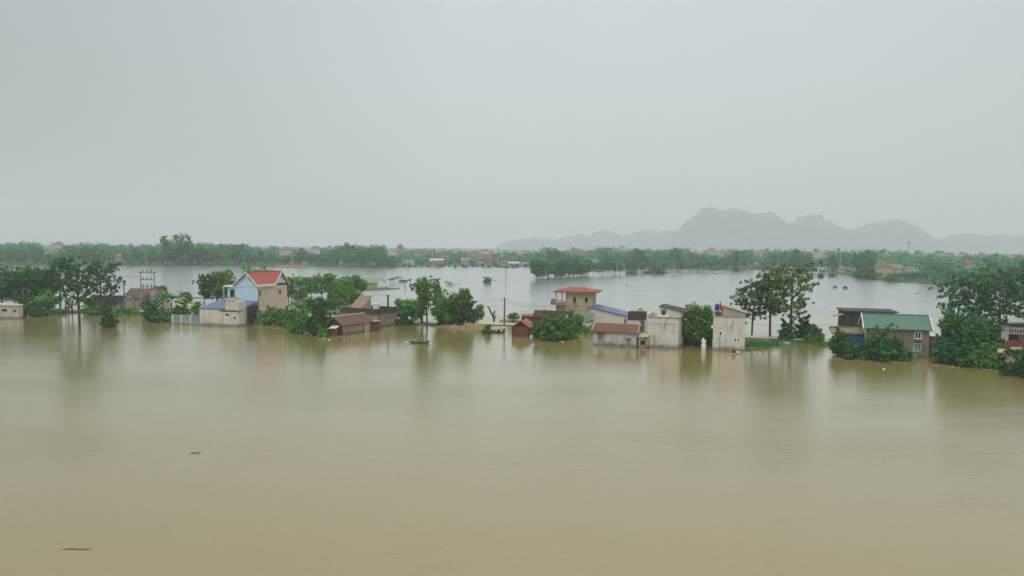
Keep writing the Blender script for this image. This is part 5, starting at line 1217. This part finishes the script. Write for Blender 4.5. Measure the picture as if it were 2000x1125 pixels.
def person(loc, rz, label, joints, edges, radii, shirt, hat=None, hands=()):
    o = empty('person', loc, rz, label, 'person')
    me = bpy.data.meshes.new('body'); me.from_pydata(joints, edges, []); b_ = bpy.data.objects.new('body', me); COL.objects.link(b_); b_.parent = o
    s = b_.modifiers.new('skin', 'SKIN'); sv = me.skin_vertices[0].data
    for i, r_ in enumerate(radii): sv[i].radius = (r_, r_ * (.8 if i in (0, 1, 2) else 1)); sv[i].use_root = (i == 0)
    b_.modifiers.new('sub', 'SUBSURF').levels = 1; b_.modifiers['sub'].render_levels = 2
    me.materials.append(shirt[0]); return o
def seated(loc, rz, label, shirt, paddle_dir=1, hatted=True, pants=None):
    # pelvis, waist, chest, neck, head centre, crown | L/R shoulder, elbow, wrist | hips, knees, ankles, toes
    J = [(0, 0, .12), (.02, 0, .30), (.06, 0, .50), (.09, 0, .62), (.11, 0, .70), (.12, 0, .82),
         (.06, .19, .55), (.20, .26, .34), (.40, .18, .30), (.06, -.19, .55), (.22, -.27, .36), (.42, -.16, .38),
         (.02, .10, .10), (.36, .15, .34), (.52, .12, .02), (.62, .12, 0), (.02, -.10, .10), (.36, -.15, .34), (.52, -.12, .02), (.62, -.12, 0)]
    E = [(0, 1), (1, 2), (2, 3), (3, 4), (4, 5), (2, 6), (6, 7), (7, 8), (2, 9), (9, 10), (10, 11), (0, 12), (12, 13), (13, 14), (14, 15), (0, 16), (16, 17), (17, 18), (18, 19)]
    rr = [.15, .14, .16, .06, .09, .085, .065, .045, .032, .065, .045, .032, .09, .065, .04, .035, .09, .065, .04, .035]
    o = person(loc, rz, label, J, E, rr, (shirt,))
    for sy, w_ in ((1, J[8]), (-1, J[11])):        # hands closed round the paddle shaft
        m = MB(); w_ = Vector(w_); m.path([w_, w_ + Vector((.05, 0, .0)), w_ + Vector((.09, 0, .0))], [.03, .042, .038], 8)
        for k in range(4):
            y = (-.033 + .022 * k); l = (.036, .042, .04, .032)[k]
            m.path([w_ + Vector((.085, y, .01)), w_ + Vector((.085 + l, y, -.005)), w_ + Vector((.08 + l * .8, y, -.04)), w_ + Vector((.075, y, -.05))], [.0105, .010, .009, .008], 6)
        m.path([w_ + Vector((.05, -sy * .035, 0)), w_ + Vector((.085, -sy * .055, -.02)), w_ + Vector((.10, -sy * .035, -.045))], [.013, .011, .009], 6)
        m.build('hand', SKIN_T, o)
    hd = MB(); hd.lathe((.12, 0, .66), [(.05, 0), (.085, .05), (.098, .12), (.092, .18), (.06, .225), (.015, .24)], 14)
    hd.add([(.215, -.014, .77), (.215, .014, .77), (.243, 0, .755), (.21, 0, .80)], [(0, 1, 2), (0, 2, 3), (1, 3, 2)])
    for sy in (-1, 1): hd.add([(.10, sy * .094, .75), (.13, sy * .094, .75), (.13, sy * .094, .80), (.10, sy * .094, .80), (.105, sy * .112, .755), (.125, sy * .112, .795)], [(0, 1, 5, 4), (2, 3, 4, 5), (0, 4, 3), (1, 2, 5)])
    h = hd.build('head', SKIN_T, o, smooth=True)
    m = MB()
    for sy in (-1, 1): m.lathe((.208, sy * .035, .782), [(.009, 0), (.009, .008)], 6)
    m.box(.212, .217, -.025, .025, .718, .725); m.build('face_marks', VOID, h)
    if hatted: MB().lathe((.12, 0, .83), [(.20, 0), (.12, .08), (.015, .15)], 16).build('hat', WOOD, o)
    else: MB().lathe((.11, 0, .78), [(.100, 0), (.105, .06), (.08, .11), (.02, .135)], 14).build('hair', VOID, o)
    MB().path([Vector((.30, .12, .27)), Vector((.42, -.18, .30)), Vector((.62, -.75, -.15))], [.016, .016, .016], 6).add([(.58, -.68, -.05), (.68, -.72, -.07), (.74, -.98, -.28), (.64, -.98, -.30), (.60, -.68, -.08), (.70, -.72, -.10), (.76, -.98, -.31), (.66, -.98, -.33)], [(0, 1, 2, 3), (7, 6, 5, 4), (0, 4, 5, 1), (1, 5, 6, 2), (2, 6, 7, 3), (3, 7, 4, 0)]).build('paddle', WOOD, o)
    return o
P = W(820, 670.5); rz = R(-8)
bo = empty('boat', P, rz, 'slim green sampan with raised bow crossing the open brown water', 'boat')
hull('hull', 3.35, .72, .20, mat('boat_green', (.015, .10, .045), .5, scale=2, col2=(.02, .05, .02)), bo)
MB().box(-1.0, -.72, -.26, .26, .10, .13).build('thwart', WOOD, bo); MB().box(.5, .75, -.27, .27, .12, .15).build('thwart', WOOD, bo)
q = Matrix.Rotation(rz, 3, 'Z') @ Vector((-1.05, 0, .06)); seated(P + q, rz, 'person in a pale top and dark hat paddling the green sampan', mat('pale_shirt', (.42, .38, .33), .9, scale=3))
P = W(1435, 691); rz = R(8)
bo = empty('raft', P, rz, 'small pale raft floating below the block with windows', 'raft')
m = MB()
for k in range(5): m.tube((-.9 + .05 * (k % 2), -.3 + k * .15, .02), (.95 - .06 * (k % 2), -.3 + k * .15, .02), .08, .07, 8)
m.build('logs', mat('pale_bamboo', (.40, .36, .28), .7, scale=2), bo); MB().box(-.6, -.52, -.38, .38, .10, .14).box(.6, .68, -.38, .38, .10, .14).build('crossbar', WOOD, bo)
MB().lathe((.5, 0, .1), [(.22, 0), (.26, .12), (.2, .24), (.05, .28)], 10).build('sack', WHITE, bo)
q = Matrix.Rotation(rz, 3, 'Z') @ Vector((-.35, 0, .08)); seated(P + q, rz, 'person in a dark red top sitting on the pale raft below the block with windows', mat('dark_red_shirt', (.20, .05, .05), .9, scale=3), hatted=False)

# ================================================================== THINGS ADRIFT
def debris(px, py, wpx, label, seed, m=WOOD_DK, n=14, h=.12, cat='debris', dpt=.5):
    rnd = random.Random(seed); P = W(px, py); w = wpx * P.y / F; mb = MB()
    for i in range(n):
        x = rnd.uniform(-.5, .5) * w; y = rnd.uniform(-1, 1) * dpt * (1 - abs(x) / w); a = rnd.uniform(-.5, .5); l = rnd.uniform(.1, .3) * min(w, 2)
        mb.tube((x - l * math.cos(a), y - l * math.sin(a), .0), (x + l * math.cos(a), y + l * math.sin(a), rnd.uniform(0, h)), (.012 if h < .1 else .03) + h * .12, .008, 5)
    o = mb.build('debris', m); o.location = P; tag(o, label, cat); return o
P = W(382, 885); o = MB().tube((-.35, -.05, .02), (.35, .06, .05), .035, .02, 6).tube((.15, .03, .03), (.28, .14, .06), .015, .008, 5).build('stick', WOOD_DK); o.location = P; tag(o, 'single dark stick floating in the foreground water', 'stick')
debris(147, 1073, 46, 'thin line of floating weeds and twigs at the bottom left', 2, m=mat('drift_weed', (.13, .11, .07), .9, scale=8), n=13, h=.03, dpt=.07)
debris(966, 650, 34, 'floating heap of branches and rubbish left of the dark power pole', 3, n=40, h=.6, dpt=1.2)
P = W(975, 648); o = empty('broken_hut', P, R(-8), 'half sunken broken grey hut on the debris left of the dark power pole', 'hut')
MB().slab([(-1.6, -.6, .35), (1.3, -.6, .6), (1.1, .9, 1.0), (-1.2, .9, .95)], .1).build('roof', CONC_OLD, o); MB().box(-1.2, -.7, -.5, -.1, -1, .3).box(.8, 1.1, -.5, -.1, -1, .45).box(-.4, .1, .1, .5, -1, .6).build('wall', CONC_DARK, o)
o = MB().lathe((0, 0, -.1), [(.1, 0), (.22, .08), (.26, .22), (.2, .38), (.06, .44)], 14).build('float', WHITE, smooth=True); o.location = W(1037.5, 658.5); tag(o, 'white round float bobbing beside the small brick shed', 'float')
for i, (px, py, s_, lb) in enumerate(((643, 664, .16, 'white plastic scrap floating below the brick cistern'), (793, 668, .16, 'white plastic scrap floating left of the green sampan'),
                      (676, 652, .2, 'pale bundle floating at the tiled shed wall'), (690, 650, .22, 'white bag caught at the tiled shed wall'), (1726, 721, .14, 'white speck of foam below the blue shutters'), (224, 615, .3, 'white basin beside the lone dark shrub'),
                      (1098, 668, .14, 'white scrap floating below the leafy green bush'), (1092, 665, .14, 'pale bottle floating below the leafy green bush'))):
    o = MB().lathe((0, 0, -.04), [(s_ * .6, 0), (s_, .06), (s_ * .7, .14), (s_ * .1, .17)], 9).build('floating_scrap', WHITE); o.location = W(px, py); o.scale = (1.6, .8, .7); tag(o, lb, 'rubbish')
rng = np.random.default_rng(12); C = []; Rr = []
for line, nn_ in ((((505, 634), (560, 642), (640, 661)), 60), (((1045, 662), (1140, 664)), 40), (((1620, 699), (1780, 708)), 70), (((1825, 712), (1950, 722)), 60), (((60, 621), (110, 617)), 20), (((280, 631), (330, 634)), 20), (((1250, 681), (1330, 684)), 16), (((660, 656), (730, 648)), 26), (((1395, 687), (1450, 688)), 12), (((395, 637), (462, 640)), 10)):
    for _ in range(nn_):
        i_ = rng.integers(0, len(line) - 1); u_ = rng.random(); a_, b_ = line[i_], line[i_ + 1]
        P = W(a_[0] + (b_[0] - a_[0]) * u_, a_[1] + (b_[1] - a_[1]) * u_ + abs(rng.normal()) * 1.6); C.append((P.x, P.y, .02)); Rr.append(rng.uniform(.1, .4))
o = np_quads('floating_weed', leaf_quads(rng, C, Rr, 12, .07, .12, .7, 1.5, False), LEAF_DRY); tag(o, 'bits of weed and leaf litter drifting at the foot of the shrubs and walls', 'weed', kind='stuff')
def hut(px, py, wpx, top, label, m=TILE_DARK):
    P = W(px, py); w = wpx * P.y / F; h = zat(P, top); o = empty('sunken_hut', P, 0, label, 'hut')
    mb = MB(); a, b_, c, d = (-w / 2, -w * .35, .15), (w / 2, -w * .35, .15), (w / 2, w * .35, .15), (-w / 2, w * .35, .15); r0, r1 = (-w * .22, 0, h), (w * .22, 0, h)
    mb.add([a, b_, c, d, r0, r1], [(0, 1, 5, 4), (1, 2, 5), (2, 3, 4, 5), (3, 0, 4), (3, 2, 1, 0)]); mb.build('roof', m, o)
    mb = MB()
    for sx in (-1, 1):
        for sy in (-1, 1): mb.tube((sx * w * .4, sy * w * .25, -2), (sx * w * .4, sy * w * .25, .25), .08)
    mb.build('post', WOOD, o)
hut(787, 551, 17, 546, 'dark hut roof just above the water right of the warehouse')
hut(1631, 562, 8, 558, 'small dark roof just above the water right of the airy trees', WOOD_DK)
hut(1651, 564, 9, 559, 'dark rounded roof beside the small dark roof in the open water', WOOD_DK)
hut(668, 554, 16, 541, 'little faded red tower roof showing above the trees left of the warehouse', mat('faded_red', (.30, .13, .10), .9, scale=2))
for i, (px, py, w_, lb) in enumerate(((1630, 565, 5, 'dark float under the small dark roof'), (967, 548, 6, 'small dark twig adrift right of the lone green shrub'), (896, 555, 5, 'dark twig adrift left of the lone green shrub'), (1316, 541, 12, 'floating branches below the flooded orchard'), (1380, 537, 10, 'floating branches beside the narrow dike'), (1225, 557, 8, 'faint twig adrift below the flooded orchard'),
                      (1400, 537, 8, 'floating clump right of the narrow dike'), (1790, 573, 6, 'twig adrift in the right hand water'), (1357, 528, 16, 'dark floating mass at the far shore'), (1618, 564, 2, 'dark buoy left of the small dark roof'))):
    debris(px, py, w_, lb, 20 + i, n=12, h=.5 if w_ > 5 else .3, dpt=.6)
for i, (px, py, top, lb) in enumerate(((762, 551, 543, 'left palm tuft right of the warehouse'), (769, 551, 541, 'palm tuft right of the warehouse'), (779, 547, 538, 'little palm above the dark hut roof'), (846, 552, 543, 'small palm behind the airy tree'), (874, 553, 548, 'small palm tuft left of the open water'), (880, 556, 552, 'smallest palm tuft left of the open water'),
                                       (1635, 541, 531, 'dark little palm on the right far shore'), (1657, 541, 533, 'second dark little palm on the right far shore'))):
    banana(px, py + 2, top, lb, 300 + i, 8, 2.4, .35, LEAF_DARK, name='palm', cat='palm', group=None)

# ================================================================== FLOODED ORCHARD IN THE MIDDLE DISTANCE
rnd = random.Random(77)
G_ = 'trees of the flooded orchard'
orch = []
for i in range(9): orch.append((1046 + i * 12.5 + rnd.uniform(-2, 2), 545.5 - i * .6 + rnd.uniform(-.6, .8), 507 + rnd.uniform(-3, 3), 30, D_))
for i in range(8): orch.append((1056 + i * 13 + rnd.uniform(-2, 2), 541 - i * .6, 503 + rnd.uniform(-1, 3), 28, D_))
for i in range(12): orch.append((1148 + i * 9.5 + rnd.uniform(-3, 3), 540 - i * .6 + rnd.uniform(-.6, .8), 513 + rnd.uniform(-3, 4), 18, A_))
for i in range(12): orch.append((1255 + i * 11 + rnd.uniform(-3, 3), 530 + rnd.uniform(-1, 2), 512 + rnd.uniform(-3, 3), 16, A_))
protos = {}
def clone_tree(src, loc, sc, rz, label, group, cat='tree'):
    r = src.copy(); COL.objects.link(r); r.location = loc; r.scale = sc; r.rotation_euler = (0, 0, rz); tag(r, label, cat, group)
    for ch in src.children:
        c = ch.copy(); COL.objects.link(c); c.parent = r
    return r
for i, (px, py, top, w_, kd) in enumerate(orch):
    P = W(px, py); h = zat(P, top); w = w_ * P.y / F; key = (kd, i % 3)
    lab = ('leafy tree in the dense left part of the flooded orchard', 'thin stemmed tree in the sparse right part of the flooded orchard')[px > 1150]
    if px > 1250: lab = 'small pale stemmed tree in the row right of the flooded orchard'
    if key not in protos:
        V, tr = tree_mesh(500 + i, 10, 8, kd); r = empty('orchard_tree', P, 0, lab, 'tree', G_); tr.build('trunk', BARK, r)
        V2 = V.reshape(-1, 4, 3); V2 = V2[np.random.default_rng(i).random(len(V2)) < .45]; c = V2.mean(1, keepdims=True); V2 = c + (V2 - c) * 1.7
        np_quads('crown', V2.reshape(-1, 3), LEAF_FAR, r); r.scale = (w / 8, w / 8, h / 10); protos[key] = r
    else: clone_tree(protos[key], P, (w / 8, w / 8, h / 10), rnd.random() * 6, lab, G_)
for i, (px, py, top, w_, lb) in enumerate(((1233, 536.5, 526, 26, 'rounded bright bush in the water right of the flooded orchard'), (1284, 536, 519, 42, 'big dark green bush in the water right of the flooded orchard'), (1262, 535, 529, 18, 'brownish heap like bush between two green bushes'),
        (1395, 528, 520, 24, 'small bush on the far shore above the narrow dike'), (1438, 531, 514, 26, 'loose bush at the right end of the narrow dike'), (1602, 543, 535, 14, 'small round bush in the water right of the airy trees'), (1625, 541, 533, 16, 'brownish bush on the far shore right of the airy trees'),
        (1690, 546, 520, 44, 'rounded tree at the near corner of the right bank'), (1740, 551, 534, 34, 'dark bush overhanging the water below the yellow house'), (1672, 541, 528, 26, 'airy bush at the tip of the right bank'))):
    T(px, py, top, w_, B_, lb, 400 + i, LEAF_FAR if i != 0 else LEAF_MID)

# ================================================================== FAR HOUSES
HS = []
def capped(px, hw, D, h):
    for q, w_, d_, yc in HS:
        if D < d_ and abs(px - q) < w_ / 2 + hw * .7: h = min(h, CAM_H - (yc - HZ(px)) * D / F)
    return h
def far_house(px, py, wpx, yeave, yridge, wall, roof, label, th=-8, dep=8, style='hip', wins=3, floors=1, back=0, name='far_house'):
    """py is the ground row; back metres behind the bank"""
    P = W(px, py, .4); HS.append((px, wpx, P.y, yeave + .6 * min(py - yeave, 14))); w = wpx * P.y / F; o = empty(name, P, R(th), label, 'house')
    he = zat(P, yeave); hr = zat(P, yridge)
    m = MB(); m.box(-w / 2, w / 2, 0, dep, -1.5, he); m.build('wall', wall, o)
    m = MB(); v = .45
    if style == 'hip':
        a = [(-w / 2 - v, -v, he), (w / 2 + v, -v, he), (w / 2 + v, dep + v, he), (-w / 2 - v, dep + v, he), (-w * .22, dep / 2, hr), (w * .22, dep / 2, hr)]
        m.add(a, [(0, 1, 5, 4), (1, 2, 5), (2, 3, 4, 5), (3, 0, 4), (3, 2, 1, 0)])
    elif style == 'gable':
        gable_roof(m, -w / 2, w / 2, 0, dep, he, hr, 'x', .5, .15, .4)
    else: m.box(-w / 2 - v, w / 2 + v, -v, dep + v, he + .003, max(hr, he + .25))
    m.build('roof', roof, o)
    if style == 'gable': m = MB(); gable_tri(m, 'x', 0, dep, -w / 2, he, hr - .1); gable_tri(m, 'x', 0, dep, w / 2 - .12, he, hr - .1); m.build('gable', wall, o)
    for fl in range(floors):
        z0 = .9 + fl * (he / floors) + .0
        for k in range(wins):
            x = -w / 2 + w * (k + .5) / wins; ww = min(.6, w * .09); hh = min(1.3, he / floors * .5)
            m = MB(); m.box(x - ww, x + ww, -.06, .05, z0, z0 + hh).build('window', VOID, o)
    return o
FY = mat('far_yellow_wall', (.50, .40, .20), .9, scale=.3); FW = mat('far_white_wall', (.58, .57, .54), .9, scale=.3); FP = mat('far_pink_wall', (.40, .33, .29), .9, scale=.3)
FR = mat('far_red_roof', (.24, .11, .09), .9, 'tile', (.18, .11, .09), .5); FB = mat('far_brown_roof', (.22, .12, .09), .9, 'tile', (.15, .09, .07), .5); FG = mat('far_pale_roof', (.52, .50, .47), .8, scale=.4)
far_house(98, 503, 20, 487, 483.5, FY, FG, 'yellow villa with flat pale roof among the trees on the far left', floors=2, style='flat', wins=3)
far_house(111, 498, 14, 479, 472, FW, FR, 'hazy red roofed house just above the yellow villa', floors=2)
far_house(231, 516, 12, 502, 495, FP, FR, 'small reddish house at the far left shore', th=20)
far_house(356, 516, 24, 505, 500, FP, FB, 'low brown roofed house with two dark windows under the big round far tree', style='gable', wins=2)
far_house(555, 504, 22, 490, 482.5, FW, FR, 'white house with red roof above the brown shore strip', floors=2)
far_house(614, 500, 20, 486, 481, FW, FR, 'white house with long red roof left of the big dark grove', floors=2, wins=4)
far_house(780, 504, 12, 486, 477, FP, FR, 'hazy pink house right of the big dark grove', floors=2)
far_house(765, 506, 14, 491, 488, FW, FG, 'pale low house right behind the big dark grove', style='flat')
far_house(815, 507, 14, 493, 487, FP, FB, 'brown roofed house left of the far village', style='gable')
VL = [(796, 519, 18, 511, 509, FW, FG, 'low pale house at the left end of the far village', 'flat'), (853, 517, 26, 509, 506, FW, FG, 'long white roofed shed at the shore of the far village', 'gable'),
      (846, 520, 20, 513, 510, FP, FB, 'brown walled shed at the water in the far village', 'gable'), (868, 512, 18, 503, 499, FP, FR, 'hazy red roof behind the long white roofed shed', 'gable'),
      (906, 519, 12, 509, 505, FP, FG, 'narrow house at the water in the middle of the far village', 'flat'), (922, 512, 20, 502, 497, FP, FB, 'brown roofed house in the middle of the far village', 'gable'),
      (938, 518, 20, 514, 512.5, FW, FG, 'white flat shed at the water in the far village', 'flat'), (940, 510, 18, 500, 495, FP, FR, 'red brown roof behind the white flat shed', 'hip'),
      (952, 516, 14, 508, 498, FP, FR, 'steep pink gable in the far village', 'gable'), (953, 520, 12, 513, 512, FP, FB, 'brown shed beside the white flat shed', 'flat'),
      (926, 504, 16, 494, 489, FP, FR, 'hazy pink roof highest in the far village', 'hip'), (948, 500, 16, 491, 487, FW, FR, 'hazy white house behind the steep pink gable', 'hip'),
      (986, 519, 14, 513, 509, FW, FR, 'white shed with pink roof near the right end of the far village', 'gable'), (1004, 520, 20, 515, 512, FP, FG, 'pale long roof at the right end of the far village', 'gable'), (1026, 519, 24, 516, 514, FW, FG, 'low white wall like shed left of the flooded orchard', 'flat')]
for i, (px, py, w_, e_, r_, wm_, rm_, lb, sty) in enumerate(VL):
    far_house(px, py, w_, e_, r_, wm_, rm_, lb, th=(-8, 12, -20, 5)[i % 4], dep=7, style=sty, wins=max(1, int(w_ / 7)))
far_house(1128.5, 512, 20, 489, 487, FP, FG, 'three storey pinkish house with small windows behind the flooded orchard', style='flat', wins=3, floors=3, dep=9, name='far_house')
far_house(1160, 517, 12, 510, 509, FW, FG, 'tiny white shed behind the flooded orchard', style='flat')
far_house(1215, 496, 14, 484, 480, FP, FB, 'hazy brown roof left of the main hills', floors=2)
far_house(1150, 492, 22, 484, 482, FW, FG, 'hazy white building behind the flooded orchard', style='flat')
far_house(1367, 500, 12, 489, 484, FW, FG, 'hazy white house below the main peak'); far_house(1390, 502, 16, 490, 483, FP, FR, 'hazy red roofed house below the main peak')
far_house(1410, 506, 13, 496, 489, FP, FR, 'hazy pinkish house right of the house below the main peak'); far_house(1482, 506, 11, 495, 490, FP, FB, 'hazy brown roof left of the airy trees')
far_house(1572, 496, 8, 485, 480, FP, FG, 'hazy pink tower like house above the airy trees'); far_house(1597, 516, 20, 497, 494, FW, FG, 'pale two storey house with dark balcony right of the airy trees', style='flat', floors=2)
far_house(1602, 534, 22, 526, 524, FW, FG, 'low white shed at the shore right of the airy trees', style='flat')
far_house(1728, 541, 30, 523, 516, mat('far_cream_wall', (.55, .44, .26), .9, scale=.3), FB, 'yellow house with hipped brown roof on the right bank', th=-15, dep=7, wins=2)
far_house(1752, 540, 16, 525, 519, mat('far_cream_wall', (.55, .44, .26)), FG, 'flat roofed yellow wing right of the yellow house', style='flat', wins=2, th=-15)
far_house(1718, 528, 14, 512, 510, FW, FG, 'pale house just above the yellow house', style='flat'); far_house(1781, 536, 22, 525, 523.5, FW, FG, 'long pale roof right of the yellow house', style='flat')
far_house(1891, 532, 30, 516, 509, FP, FB, 'pinkish brown house with low roof among the trees on the right', th=-18)
far_house(1648, 531, 20, 525, 524, FW, FG, 'low white building behind the white mast', style='flat')
far_house(1478, 522, 10, 516, 515, FW, FG, 'tiny white house on the far shore left of the airy trees', style='flat')

# reddish mud strip on the far shore
m = MB(); a = [(536, 521), (600, 522.5), (604, 519.5), (600, 514.5), (540, 513.5)]; m.slab([W(x, y, .5) for x, y in a], 1.3); struct('ground', m, mat('red_mud', (.28, .15, .09), .95, scale=.2, col2=(.20, .12, .07)))

# ================================================================== WOODED FAR BANKS
SKY_T = [(-300, 470), (0, 473), (40, 468), (70, 470), (100, 475), (150, 474), (190, 470), (230, 476), (300, 476), (325, 472), (330, 463), (345, 459), (365, 462), (376, 475), (385, 472), (405, 469), (416, 474), (430, 471), (450, 472), (475, 471), (488, 479), (520, 481), (550, 478), (582, 474), (600, 480), (640, 480), (660, 475), (685, 471), (700, 477), (725, 473), (745, 470), (752, 478), (760, 485), (775, 480), (790, 487), (815, 483), (850, 477), (870, 476), (880, 483), (900, 481), (915, 491), (950, 493), (970, 491), (1000, 494), (1020, 490), (1060, 486), (1075, 478), (1090, 486), (1110, 484), (1140, 481), (1180, 477), (1200, 482), (1250, 483), (1300, 485), (1320, 477), (1340, 481), (1400, 480), (1440, 478), (1460, 483), (1500, 480), (1520, 474), (1560, 476), (1590, 485), (1620, 481), (1680, 484), (1700, 483), (1725, 478), (1750, 484), (1800, 489), (1850, 490), (1900, 492), (1950, 490), (2000, 494), (2400, 500)]
FARM = []
for i, kd in enumerate(('far_round', 'far_round', 'far_tall', 'far_low', 'far_round', 'far_tall', 'far_low', 'far_round')):
    V, tr = tree_mesh(900 + i, 1, 1, kd)
    o = np_quads('tmp', V, LEAF_FAR); tr.build('tmp2', BARK); FARM.append((o.data, bpy.data.objects['tmp2'].data))
    for q in (o, bpy.data.objects['tmp2']): bpy.data.objects.remove(q)
rnd = random.Random(42)
def sector(px):
    if px < 300: return 'tree on the wooded far left bank', 'trees on the far left bank'
    if px < 620: return 'tree on the far bank behind the blue and tan house', 'trees on the far bank behind the blue house'
    if px < 795: return 'tree in the big dark grove on the far bank', 'trees of the big dark grove'
    if px < 1240: return 'tree among the houses of the far village', 'trees around the far village'
    if px < 1640: return 'tree on the far shore below the hills', 'trees below the hills'
    return 'tree on the wooded right bank', 'trees on the right bank'
cnt = 0
for row, off in enumerate((4, 15, 30)):   # individual trees, front rows
    px = -60.0
    while px < 2080:
        D = bankD(px) + off + rnd.uniform(-3, 3); step = rnd.uniform(7.5, 11) / D * F
        if row and px > 1000: step *= 1.0
        px += step
        if 795 < px < 1035 and row == 0: continue
        if 530 < px < 608 and row < 2 and rnd.random() < .9: continue
        if 1240 < px < 1600 and row == 0 and rnd.random() < .5: continue
        P = atD(px, D); P.z = .3
        ys = catmull(SKY_T, px) + rnd.uniform(0, 5) + (10 if 795 < px < 1035 else 0) + (6 if row == 0 and px > 1000 else 0)
        hmax = CAM_H - (ys - HZ(px)) * D / F
        h = hmax * (rnd.uniform(.35, .85), rnd.uniform(.55, .98), rnd.uniform(.7, 1.03))[row]
        if 540 < px < 560 or 795 < px < 1035: h *= rnd.uniform(.5, .8)
        grove = 320 < px < 485 or 622 < px < 785
        if grove: h = hmax * (rnd.uniform(.6, .95), rnd.uniform(.8, 1.0), rnd.uniform(.9, 1.04))[row]
        h = max(3.5, min(h, 19)); w = max(5.5, h * rnd.uniform(.62, .95)); k = rnd.randrange(8)
        h2 = capped(px, w / 2 / D * F, D, h)
        if k in (2, 5) and row and rnd.random() < .35: h = min(h * 1.18, 20); w = h * .42
        if h2 < h: h = max(h2, 1.8); w = min(w, max(4.5, h * 1.8))
        if cnt >= 292: break
        lb, gr = sector(px); cm_, tm_ = FARM[k]
        r = empty('far_tree', P, rnd.random() * 6.28, lb, 'tree', gr); r.scale = (w, w, h)
        for nm, me in (('crown', cm_), ('trunk', tm_)):
            c = bpy.data.objects.new(nm, me); COL.objects.link(c); c.parent = r
        cnt += 1
# landmark tree on the left bank
P = atD(349, 546); r = empty('big_far_tree', (P.x, P.y, .2), 1.0, 'big round hazy tree standing highest on the far left bank', 'tree'); r.scale = (31, 29, 23.5)
for nm, me in (('crown', FARM[0][0]), ('trunk', FARM[0][1])):
    c = bpy.data.objects.new(nm, me); COL.objects.link(c); c.parent = r
# lone tall palm on the right
P = W(1774, 510, .5); h = zat(P, 472); r = empty('tall_palm', P, 0, 'lone tall palm rising above the trees in front of the right hills', 'palm'); MB().tube((0, 0, -.5), (0, 0, h - 1), .5, .35, 6).build('trunk', BARK, r)
for i in range(14):
    m = MB(); blade(m, (0, 0, h - 1.5), i * 2.4, 4.5, 2.2 * (1 if i % 2 else -.3), .5); m.build('frond', LEAF_FAR, r)

def wood(name, rows, label, seed, leaf=1.1, ncl=16, per=9, spacing=12, px0=-150, px1=2200, near=None):
    rng = np.random.default_rng(seed); C = []; Rr = []
    for off in rows:
        px = px0
        while px < px1:
            D = (bankD(px) if near is None else near) + off + rng.uniform(-8, 8); px += spacing * rng.uniform(.7, 1.3) * (1 + off / 900) / D * F
            ys = catmull(SKY_T, px) + rng.uniform(-1, 6); hm = CAM_H - (ys - HZ(px)) * D / F; h = min(max(hm, 7), 17) * rng.uniform(.62, 1.02)
            if 540 < px < 640 or 795 < px < 1060: h = min(h, 10) * rng.uniform(.6, 1)
            w = h * rng.uniform(.35, .5) + off * .004; h2 = capped(px, w / D * F, D, h)
            if h2 < h: h = max(h2, 2.0); w = min(w, h * .6 + 1)
            P = atD(px, D)
            for _ in range(ncl):
                d = rng.normal(size=3); d /= np.linalg.norm(d); C.append((P.x + d[0] * w, P.y + d[1] * w, h * .58 + d[2] * h * .36)); Rr.append(w * .42)
    V = leaf_quads(rng, C, Rr, per, leaf, .7, .7)
    o = np_quads(name, V, LEAF_FAR); tag(o, label, 'woods', kind='stuff'); return o
wood('woodland', (42, 58, 78, 100, 130, 165, 205), 'hazy mass of trees behind the far banks', 71, .75, 17, 11)
wood('woodland', (260, 330, 420, 530), 'paler mass of trees further back', 72, 1.3, 12, 9, 16)
wood('woodland', (0, 160, 350, 600, 900, 1300), 'palest line of trees along the horizon', 73, 2.6, 9, 8, 34, near=1250)
rnd = random.Random(9)
for i in range(26):
    px = 800 + i * 11.2 + rnd.uniform(-3, 3); P = W(px, 521.5 + rnd.uniform(-1.2, 1.0) + (px - 800) * .004); w = rnd.uniform(2.2, 5)
    V, tr = tree_mesh(1200 + i, rnd.uniform(1.2, 2.4), w, 'bush'); V = V.reshape(-1, 4, 3)[::3]; c = V.mean(1, keepdims=True); V = c + (V - c) * 2
    o = np_quads('half_sunk_bush', V.reshape(-1, 3), LEAF_FAR); o.location = P; tag(o, 'half drowned dark bush in the line along the shore of the far village', 'bush', 'half drowned bushes along the village shore')
# reeds and flotsam along the far shore
rng = np.random.default_rng(5); C = []; Rr = []
for px in np.arange(-60, 2080, 1.6):
    if rng.random() < .25: continue
    P = atD(px, bankD(px) - rng.uniform(-2, 4)); C.append((P.x, P.y, rng.uniform(.1, 1.8))); Rr.append(rng.uniform(.7, 1.7))
o = np_quads('shore_scrub', leaf_quads(rng, C, Rr, 12, .4, .8), LEAF_FAR); tag(o, 'low scrub along the far shoreline', 'scrub', kind='stuff')

# ================================================================== THE HAZE
hz = MB().box(-5200, 5200, -320, 5400, -3.6, 270).build('haze', bpy.data.materials.new('haze')); hz['kind'] = 'stuff'; hz['label'] = 'pale even haze over the flood plain'
hm = hz.data.materials[0]; hm.use_nodes = True; t = hm.node_tree; t.nodes.clear(); ou = t.nodes.new('ShaderNodeOutputMaterial'); pv = t.nodes.new('ShaderNodeVolumePrincipled')
pv.inputs['Color'].default_value = (.90, .97, 1.0, 1); pv.inputs['Density'].default_value = HAZE_DENSITY; pv.inputs['Anisotropy'].default_value = 0.0
t.links.new(pv.outputs[0], ou.inputs['Volume'])
